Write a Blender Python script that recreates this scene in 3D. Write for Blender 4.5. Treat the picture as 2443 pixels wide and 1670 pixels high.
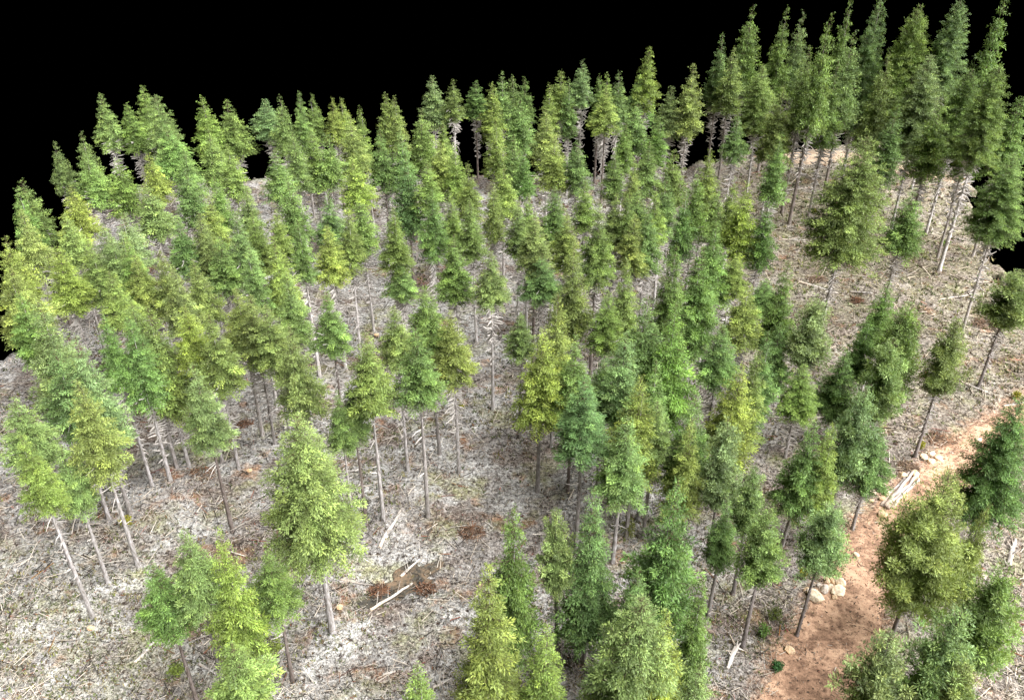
import bpy, math, random
import numpy as np

# ------------------------------------------------------------------ camera, world, sun, exposure
for o in list(bpy.data.objects):
    bpy.data.objects.remove(o)
SC = bpy.context.scene
COL = bpy.context.collection
cam_data = bpy.data.cameras.new('camera')
cam_data.sensor_fit = 'HORIZONTAL'
cam_data.angle = math.radians(60)
cam_data.clip_start = 0.5
cam_data.clip_end = 800
cam = bpy.data.objects.new('camera', cam_data)
COL.objects.link(cam)
PITCH = math.radians(32.943)
cam.location = (0, 0, 50)
cam.rotation_euler = (math.pi / 2 - PITCH, 0, 0)
SC.camera = cam

world = bpy.data.worlds.new('World')          # the photograph's surroundings are an empty black void
SC.world = world
world.use_nodes = True
bg = world.node_tree.nodes['Background']
bg.inputs[0].default_value = (0, 0, 0, 1)
bg.inputs[1].default_value = 0.0

SUN_ELEV, SUN_AZ = math.radians(49), math.radians(114)    # azimuth clockwise from +Y (camera heading)
sun_data = bpy.data.lights.new('sun', 'SUN')
sun_data.energy = 2.5
sun_data.angle = math.radians(72)            # hazy, very soft light
sun_data.color = (1.0, 0.975, 0.94)
sun = bpy.data.objects.new('sun', sun_data)
COL.objects.link(sun)
sun.location = (60, -60, 120)
sun.rotation_euler = (math.pi / 2 - SUN_ELEV, 0, math.pi - SUN_AZ)

SC.view_settings.view_transform = 'Standard'
SC.view_settings.look = 'None'
SC.view_settings.gamma = 1
SC.view_settings.use_curve_mapping = False
SC.view_settings.exposure = 2.8
SC.render.engine = 'CYCLES'
SC.cycles.max_bounces = 6
SC.cycles.diffuse_bounces = 5
SC.cycles.transmission_bounces = 4
SC.cycles.transparent_max_bounces = 4
SC.cycles.use_denoising = True

# ------------------------------------------------------------------ helpers
F = 1221.5 / math.tan(math.radians(30))       # focal length in photo pixels (2443 x 1670)
CT, ST = math.cos(PITCH), math.sin(PITCH)


def at(px, py, z=0.0):
    """Ground point seen at a photo pixel."""
    u, v = (px - 1221.5) / F, (835 - py) / F
    t = (z - 50) / (-ST + v * CT)
    return u * t, (CT + v * ST) * t


def tl(t, x, y):
    ox, oy, s = {1: (0, 0, 2.834), 2: (800, 0, 2.834), 3: (1620, 0, 2.824), 4: (0, 550, 2.834), 5: (800, 550, 2.834),
                 6: (1620, 550, 2.824), 7: (0, 1110, 2.834), 8: (800, 1110, 2.834), 9: (1620, 1110, 2.824)}[t]
    return at(ox + x / s, oy + y / s)


def hash2(ix, iy, seed):
    n = (ix.astype(np.int64) * 374761393 + iy.astype(np.int64) * 668265263 + seed * 1274126177) & 0xFFFFFFFF
    n = ((n ^ (n >> 13)) * 1274126177) & 0xFFFFFFFF
    n = n ^ (n >> 16)
    return (n & 0xFFFF) / 65535.0


def vnoise(x, y, seed=0):
    x = np.asarray(x, float); y = np.asarray(y, float)
    ix, iy = np.floor(x), np.floor(y)
    fx, fy = x - ix, y - iy
    fx = fx * fx * (3 - 2 * fx); fy = fy * fy * (3 - 2 * fy)
    a, b = hash2(ix, iy, seed), hash2(ix + 1, iy, seed)
    c, d = hash2(ix, iy + 1, seed), hash2(ix + 1, iy + 1, seed)
    return (a + (b - a) * fx) * (1 - fy) + (c + (d - c) * fx) * fy


def seg_dist(x, y, pts):
    """Distance to a polyline and the fraction of the way along it."""
    best = np.full(np.shape(x), 1e9); frac = np.zeros(np.shape(x))
    n = len(pts) - 1
    for i in range(n):
        ax, ay = pts[i][:2]; bx, by = pts[i + 1][:2]
        dx, dy = bx - ax, by - ay
        t = np.clip(((x - ax) * dx + (y - ay) * dy) / (dx * dx + dy * dy), 0, 1)
        d = np.hypot(x - ax - t * dx, y - ay - t * dy)
        m = d < best
        best = np.where(m, d, best); frac = np.where(m, (i + t) / n, frac)
    return best, frac


ROAD = [at(1890, 1900), tl(9, 880, 1700), tl(9, 930, 1400), tl(9, 1120, 1080), tl(9, 1225, 760), tl(9, 1290, 520), tl(9, 1480, 300),
        tl(9, 1760, 110), tl(6, 1960, 1500), tl(6, 2180, 1330), tl(6, 2420, 1180), tl(6, 2760, 1020)]
ROAD_W = [2.9, 3.0, 2.9, 2.5, 2.1, 1.8, 1.6, 1.9, 2.1, 1.8, 1.7, 1.8]
FAR_ROAD = [tl(3, 560, 1050), tl(3, 760, 1052), tl(3, 1060, 1040), tl(3, 1300, 1085), tl(3, 1560, 1150), tl(3, 1800, 1205), tl(3, 1985, 1240)]
FAR_W = [1.3, 2.4, 3.0, 2.4, 1.9, 1.6, 1.4]
PIT = at(962, 1388)


def gz(x, y):
    x = np.asarray(x, float); y = np.asarray(y, float)
    h = (vnoise(x / 11, y / 11, 1) - .5) * .7
    r = (vnoise(x / 2.6, y / 2.6, 2) - .5) * .38 + (vnoise(x / 1.1, y / 1.1, 3) - .5) * .22
    d1, _ = seg_dist(x, y, ROAD); d2, _ = seg_dist(x, y, FAR_ROAD)
    k = np.clip((np.minimum(d1 - 1.6, d2 - 2.6)) / 1.4, 0, 1)
    k = k * k * (3 - 2 * k)
    pit = np.exp(-(((x - PIT[0]) / 2.3) ** 2 + ((y - PIT[1]) / 1.9) ** 2) * 1.4) * .45
    return h + r * (.16 + .84 * k) - (1 - k) * .16 - pit


def gz1(x, y):
    return float(gz(np.array([x]), np.array([y]))[0])


def mesh_from(name, V, Fc, mat, attr=None, smooth=False):
    """V (n,3) array; Fc (m,3) or (m,4) int array; attr (n,4) point colours."""
    me = bpy.data.meshes.new(name)
    V = np.ascontiguousarray(V, np.float32); Fc = np.ascontiguousarray(Fc, np.int32)
    k = Fc.shape[1]
    me.vertices.add(len(V)); me.vertices.foreach_set('co', V.ravel())
    me.loops.add(Fc.size); me.loops.foreach_set('vertex_index', Fc.ravel())
    me.polygons.add(len(Fc)); me.polygons.foreach_set('loop_start', np.arange(len(Fc), dtype=np.int32) * k)
    if smooth:
        me.polygons.foreach_set('use_smooth', np.ones(len(Fc), bool))
    if attr is not None:
        a = me.color_attributes.new('tint', 'FLOAT_COLOR', 'POINT')
        a.data.foreach_set('color', np.ascontiguousarray(attr, np.float32).ravel())
    me.update(calc_edges=True)
    me.validate()
    me.materials.append(mat)
    return me


def link(name, me, parent=None, loc=(0, 0, 0)):
    o = bpy.data.objects.new(name, me)
    COL.objects.link(o)
    o.parent = parent
    o.location = loc
    return o


def tag(o, label=None, cat=None, group=None, kind=None):
    for k, v in (('label', label), ('category', cat), ('group', group), ('kind', kind)):
        if v:
            o[k] = v
    return o


def tubes(P0, P1, R0, R1, sides=3):
    """Many tapered prisms at once: arrays of start, end, radii -> V, F(quads), owner index per vertex."""
    n = len(P0)
    D = P1 - P0
    D = D / np.maximum(np.linalg.norm(D, axis=1, keepdims=True), 1e-6)
    ref = np.where(np.abs(D[:, 2:3]) > .9, np.array([[1., 0, 0]]), np.array([[0, 0, 1.]]))
    A = np.cross(D, ref); A /= np.maximum(np.linalg.norm(A, axis=1, keepdims=True), 1e-6)
    B = np.cross(D, A)
    V = np.zeros((n, 2 * sides, 3)); Fq = np.zeros((n, sides, 4), int)
    base = np.arange(n)[:, None] * 2 * sides
    for k in range(sides):
        c, s = math.cos(2 * math.pi * k / sides), math.sin(2 * math.pi * k / sides)
        off = A * c + B * s
        V[:, k] = P0 + off * R0[:, None]
        V[:, sides + k] = P1 + off * R1[:, None]
        k2 = (k + 1) % sides
        Fq[:, k] = base + np.array([[k, k2, sides + k2, sides + k]])
    return V.reshape(-1, 3), Fq.reshape(-1, 4), np.repeat(np.arange(n), 2 * sides)


# ------------------------------------------------------------------ materials
def new_mat(name):
    m = bpy.data.materials.new(name)
    m.use_nodes = True
    nt = m.node_tree
    nt.nodes.clear()
    out = nt.nodes.new('ShaderNodeOutputMaterial')
    return m, nt, out


def N(nt, typ, **kw):
    n = nt.nodes.new(typ)
    for k, v in kw.items():
        if k.startswith('i_'):
            key = k[2:]
            n.inputs[int(key) if key.isdigit() else key.replace('_', ' ')].default_value = v
        else:
            setattr(n, k, v)
    return n


def mixc(nt, a, b, fac, mode='MIX'):
    n = nt.nodes.new('ShaderNodeMix')
    n.data_type = 'RGBA'; n.blend_type = mode
    for sock, v in ((n.inputs[0], fac), (n.inputs[6], a), (n.inputs[7], b)):
        if hasattr(v, 'is_linked'):
            nt.links.new(v, sock)
        else:
            sock.default_value = v if not isinstance(v, tuple) or len(v) == 4 else (*v, 1)
    return n.outputs[2]


def noise(nt, scale, detail=3, rough=.55, coord=None, lo=.4, hi=.6):
    n = N(nt, 'ShaderNodeTexNoise', i_Scale=scale, i_Detail=detail, i_Roughness=rough)
    if coord is not None:
        nt.links.new(coord, n.inputs['Vector'])
    r = N(nt, 'ShaderNodeMapRange', i_1=lo, i_2=hi)
    nt.links.new(n.outputs[0], r.inputs[0])
    return r.outputs[0], n.outputs[0]


def principled(nt, out, color, rough=.85, bump=None, bstr=.5, bdist=.05, spec=.2):
    p = N(nt, 'ShaderNodeBsdfPrincipled')
    p.inputs['Roughness'].default_value = rough
    p.inputs['Specular IOR Level'].default_value = spec
    if hasattr(color, 'is_linked'):
        nt.links.new(color, p.inputs['Base Color'])
    else:
        p.inputs['Base Color'].default_value = (*color, 1)
    if bump is not None:
        b = N(nt, 'ShaderNodeBump', i_Strength=bstr, i_Distance=bdist)
        nt.links.new(bump, b.inputs['Height'])
        nt.links.new(b.outputs[0], p.inputs['Normal'])
    nt.links.new(p.outputs[0], out.inputs[0])
    return p


def mat_foliage():
    m, nt, out = new_mat('needle_foliage')
    oi = N(nt, 'ShaderNodeObjectInfo')
    at_ = N(nt, 'ShaderNodeAttribute', attribute_name='tint')
    sep = N(nt, 'ShaderNodeSeparateColor')
    nt.links.new(at_.outputs['Color'], sep.inputs[0])
    mul = N(nt, 'ShaderNodeVectorMath', operation='SCALE')
    nt.links.new(oi.outputs['Color'], mul.inputs[0])
    nt.links.new(sep.outputs[0], mul.inputs['Scale'])
    tipcol = mixc(nt, mul.outputs[0], (1.65, 1.45, 1.05, 1), 1.0, 'MULTIPLY')  # new-growth tint, strengthened to paint bright highlights on the tips
    c = mixc(nt, mul.outputs[0], tipcol, sep.outputs[1])
    c = mixc(nt, c, (.11, .085, .05, 1), sep.outputs[2])
    d = N(nt, 'ShaderNodeBsdfDiffuse', i_Roughness=.6)
    t = N(nt, 'ShaderNodeBsdfTranslucent')
    g = N(nt, 'ShaderNodeBsdfGlossy', i_Roughness=.55)
    g.inputs['Color'].default_value = (.9, 1, .9, 1)
    tc = mixc(nt, c, (1.0, 1.0, .5, 1), 1.0, 'MULTIPLY')
    nt.links.new(c, d.inputs[0]); nt.links.new(tc, t.inputs[0])
    ms = N(nt, 'ShaderNodeMixShader', i_0=.26)
    nt.links.new(d.outputs[0], ms.inputs[1]); nt.links.new(t.outputs[0], ms.inputs[2])
    m2 = N(nt, 'ShaderNodeMixShader', i_0=.025)
    nt.links.new(ms.outputs[0], m2.inputs[1]); nt.links.new(g.outputs[0], m2.inputs[2])
    nt.links.new(m2.outputs[0], out.inputs[0])
    return m


def mat_bark():
    m, nt, out = new_mat('bark')
    oi = N(nt, 'ShaderNodeObjectInfo')
    tc = N(nt, 'ShaderNodeTexCoord')
    geo = N(nt, 'ShaderNodeNewGeometry')
    mp = N(nt, 'ShaderNodeMapping'); mp.inputs['Scale'].default_value = (1, 1, .22)
    nt.links.new(geo.outputs['Position'], mp.inputs[0])
    a, raw = noise(nt, 9, 5, .65, mp.outputs[0], .35, .65)
    b, _ = noise(nt, 1.6, 3, .5, geo.outputs['Position'], .4, .62)
    dark = mixc(nt, oi.outputs['Color'], (.42, .38, .34, 1), 1.0, 'MULTIPLY')
    c = mixc(nt, dark, oi.outputs['Color'], a)
    pale = mixc(nt, c, (1.25, 1.25, 1.3, 1), 1.0, 'MULTIPLY')
    c = mixc(nt, c, pale, b)
    principled(nt, out, c, .9, raw, .6, .04)
    return m


def mat_tint(name, rough=.85, scale=14.0):
    """Colour comes from each piece's own tint, with grain on top."""
    m, nt, out = new_mat(name)
    at_ = N(nt, 'ShaderNodeAttribute', attribute_name='tint')
    geo = N(nt, 'ShaderNodeNewGeometry')
    a, raw = noise(nt, scale, 3, .6, geo.outputs['Position'], .3, .7)
    dk = mixc(nt, at_.outputs['Color'], (.55, .52, .5, 1), 1.0, 'MULTIPLY')
    c = mixc(nt, dk, at_.outputs['Color'], a)
    principled(nt, out, c, rough)
    return m


def mat_object(name, scale=6.0, dark=(.45, .42, .4), rough=.85, stretch=None, bd=.05):
    m, nt, out = new_mat(name)
    oi = N(nt, 'ShaderNodeObjectInfo')
    tc = N(nt, 'ShaderNodeTexCoord')
    co = tc.outputs['Object']
    if stretch:
        mp = N(nt, 'ShaderNodeMapping'); mp.inputs['Scale'].default_value = stretch
        nt.links.new(co, mp.inputs[0]); co = mp.outputs[0]
    a, raw = noise(nt, scale, 5, .62, co, .36, .6)
    b, _ = noise(nt, scale * .25, 3, .5, co, .42, .66)
    dk = mixc(nt, oi.outputs['Color'], (*dark, 1), 1.0, 'MULTIPLY')
    c = mixc(nt, dk, oi.outputs['Color'], a)
    c2 = mixc(nt, c, (.95, .82, .68, 1), 1.0, 'MULTIPLY')
    c = mixc(nt, c, c2, b)
    principled(nt, out, c, rough, raw, .7, bd)
    return m


def mat_ground():
    m, nt, out = new_mat('forest_floor')
    geo = N(nt, 'ShaderNodeNewGeometry')
    P = geo.outputs['Position']
    n1, r1 = noise(nt, 3.4, 6, .72, P, .38, .62)
    n2, _ = noise(nt, .32, 4, .6, P, .45, .62)
    n3, _ = noise(nt, .24, 6, .68, P, .52, .66)
    n4, _ = noise(nt, .30, 6, .62, P, .575, .68)
    n5, _ = noise(nt, 7.0, 3, .6, P, .5, .66)
    n6, _ = noise(nt, .13, 6, .70, P, .50, .62)
    n7, _ = noise(nt, 2.6, 5, .75, P, .53, .62)
    c = mixc(nt, (.112, .104, .098, 1), (.465, .455, .445, 1), n1)
    c = mixc(nt, c, mixc(nt, (.265, .26, .255, 1), (.67, .665, .655, 1), n1), n2)
    # the right-hand side of the site is barer, browner soil
    sp = N(nt, 'ShaderNodeSeparateXYZ'); nt.links.new(P, sp.inputs[0])
    mr = N(nt, 'ShaderNodeMapRange', i_1=8.0, i_2=36.0, i_3=0.0, i_4=.72); nt.links.new(sp.outputs[0], mr.inputs[0])
    br = mixc(nt, (.115, .085, .066, 1), (.41, .355, .30, 1), n1)
    c = mixc(nt, c, br, mr.outputs[0])
    c = mixc(nt, c, mixc(nt, (.075, .055, .045, 1), (.30, .25, .22, 1), n1), n6)   # dark litter
    c = mixc(nt, c, mixc(nt, (.25, .14, .085, 1), (.55, .37, .25, 1), n1), n4)     # bare orange soil
    vd = N(nt, 'ShaderNodeVectorMath', operation='DISTANCE'); nt.links.new(P, vd.inputs[0]); vd.inputs[1].default_value = (-30, 34, 0)
    md = N(nt, 'ShaderNodeMapRange', i_1=20.0, i_2=6.0, i_3=0.0, i_4=.45); nt.links.new(vd.outputs['Value'], md.inputs[0])
    nm, _ = noise(nt, .9, 5, .7, P, .42, .60)
    mm = N(nt, 'ShaderNodeMath', operation='MULTIPLY'); nt.links.new(md.outputs[0], mm.inputs[0]); nt.links.new(nm, mm.inputs[1])
    mx = N(nt, 'ShaderNodeMath', operation='MAXIMUM'); nt.links.new(mm.outputs[0], mx.inputs[0]); nt.links.new(n3, mx.inputs[1]); n3 = mx.outputs[0]
    c = mixc(nt, c, mixc(nt, (.13, .13, .06, 1), (.42, .42, .27, 1), n1), n3)     # moss and thin grass
    n8, _ = noise(nt, .075, 5, .65, P, .50, .62)
    c = mixc(nt, c, mixc(nt, c, (.62, .57, .55, 1), 1.0, 'MULTIPLY'), n8)      # broad darker, duller stretches
    ve = N(nt, 'ShaderNodeVectorMath', operation='DISTANCE'); nt.links.new(P, ve.inputs[0]); ve.inputs[1].default_value = (52, 104, 0)
    me_ = N(nt, 'ShaderNodeMapRange', i_1=46.0, i_2=14.0, i_3=0.0, i_4=.85); nt.links.new(ve.outputs['Value'], me_.inputs[0])
    ng, _ = noise(nt, .5, 6, .72, P, .40, .58)
    mg = N(nt, 'ShaderNodeMath', operation='MULTIPLY'); nt.links.new(me_.outputs[0], mg.inputs[0]); nt.links.new(ng, mg.inputs[1])
    c = mixc(nt, c, mixc(nt, (.085, .075, .045, 1), (.29, .275, .17, 1), n1), mg.outputs[0])     # undergrowth and litter
    c = mixc(nt, c, (.05, .037, .03, 1), n7)
    at_ = N(nt, 'ShaderNodeAttribute', attribute_name='tint')
    sp2 = N(nt, 'ShaderNodeSeparateColor'); nt.links.new(at_.outputs['Color'], sp2.inputs[0])
    dm = N(nt, 'ShaderNodeMath', operation='MULTIPLY_ADD', i_1=1.5, i_2=-.55); nt.links.new(sp2.outputs[0], dm.inputs[0])
    dn = N(nt, 'ShaderNodeMath', operation='ADD', use_clamp=True); nt.links.new(dm.outputs[0], dn.inputs[0])
    nv, _ = noise(nt, 1.1, 5, .7, P, .35, .65)
    nh = N(nt, 'ShaderNodeMath', operation='MULTIPLY_ADD', i_1=.9, i_2=-.45); nt.links.new(nv, nh.inputs[0]); nt.links.new(nh.outputs[0], dn.inputs[1])
    c = mixc(nt, c, mixc(nt, (.22, .13, .09, 1), (.53, .36, .25, 1), n1), dn.outputs[0])   # trodden dirt spilling off the tracks
    bump = N(nt, 'ShaderNodeMath', operation='ADD')
    nt.links.new(r1, bump.inputs[0]); nt.links.new(n5, bump.inputs[1])
    principled(nt, out, c, .95, bump.outputs[0], .9, .12, .1)
    return m


def mat_road(name, a, b, d):
    m, nt, out = new_mat(name)
    geo = N(nt, 'ShaderNodeNewGeometry'); P = geo.outputs['Position']
    n1, r1 = noise(nt, 2.2, 6, .72, P, .36, .64)
    n2, _ = noise(nt, .34, 6, .70, P, .45, .54)
    n3, r3 = noise(nt, 5.0, 4, .75, P, .585, .65)
    c = mixc(nt, b, a, n1)
    c = mixc(nt, c, mixc(nt, d, b, n1), n2)
    c = mixc(nt, c, (.05, .035, .025, 1), n3)
    principled(nt, out, c, .95, r1, .8, .1, .1)
    return m


FOL = mat_foliage(); BARK = mat_bark()
TWIG = mat_tint('weathered_wood'); TUFT = mat_tint('grass_blade', .9, 3.0)
LOGM = mat_object('bleached_log_wood', 7.0, (.5, .46, .43), .85, (1, 1, .12), .03)
ROCK = mat_object('pale_sandstone', 2.4, (.66, .58, .5), .9, None, .12)
GROUND = mat_ground()
ROADM = mat_road('road_dirt', (.53, .355, .245, 1), (.37, .23, .155, 1), (.125, .075, .052, 1))
FARROADM = mat_road('far_road_dirt', (.42, .33, .25, 1), (.31, .235, .17, 1), (.2, .15, .11, 1))
PITM = mat_road('burnt_soil', (.19, .13, .085, 1), (.075, .07, .055, 1), (.04, .038, .036, 1))

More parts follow.
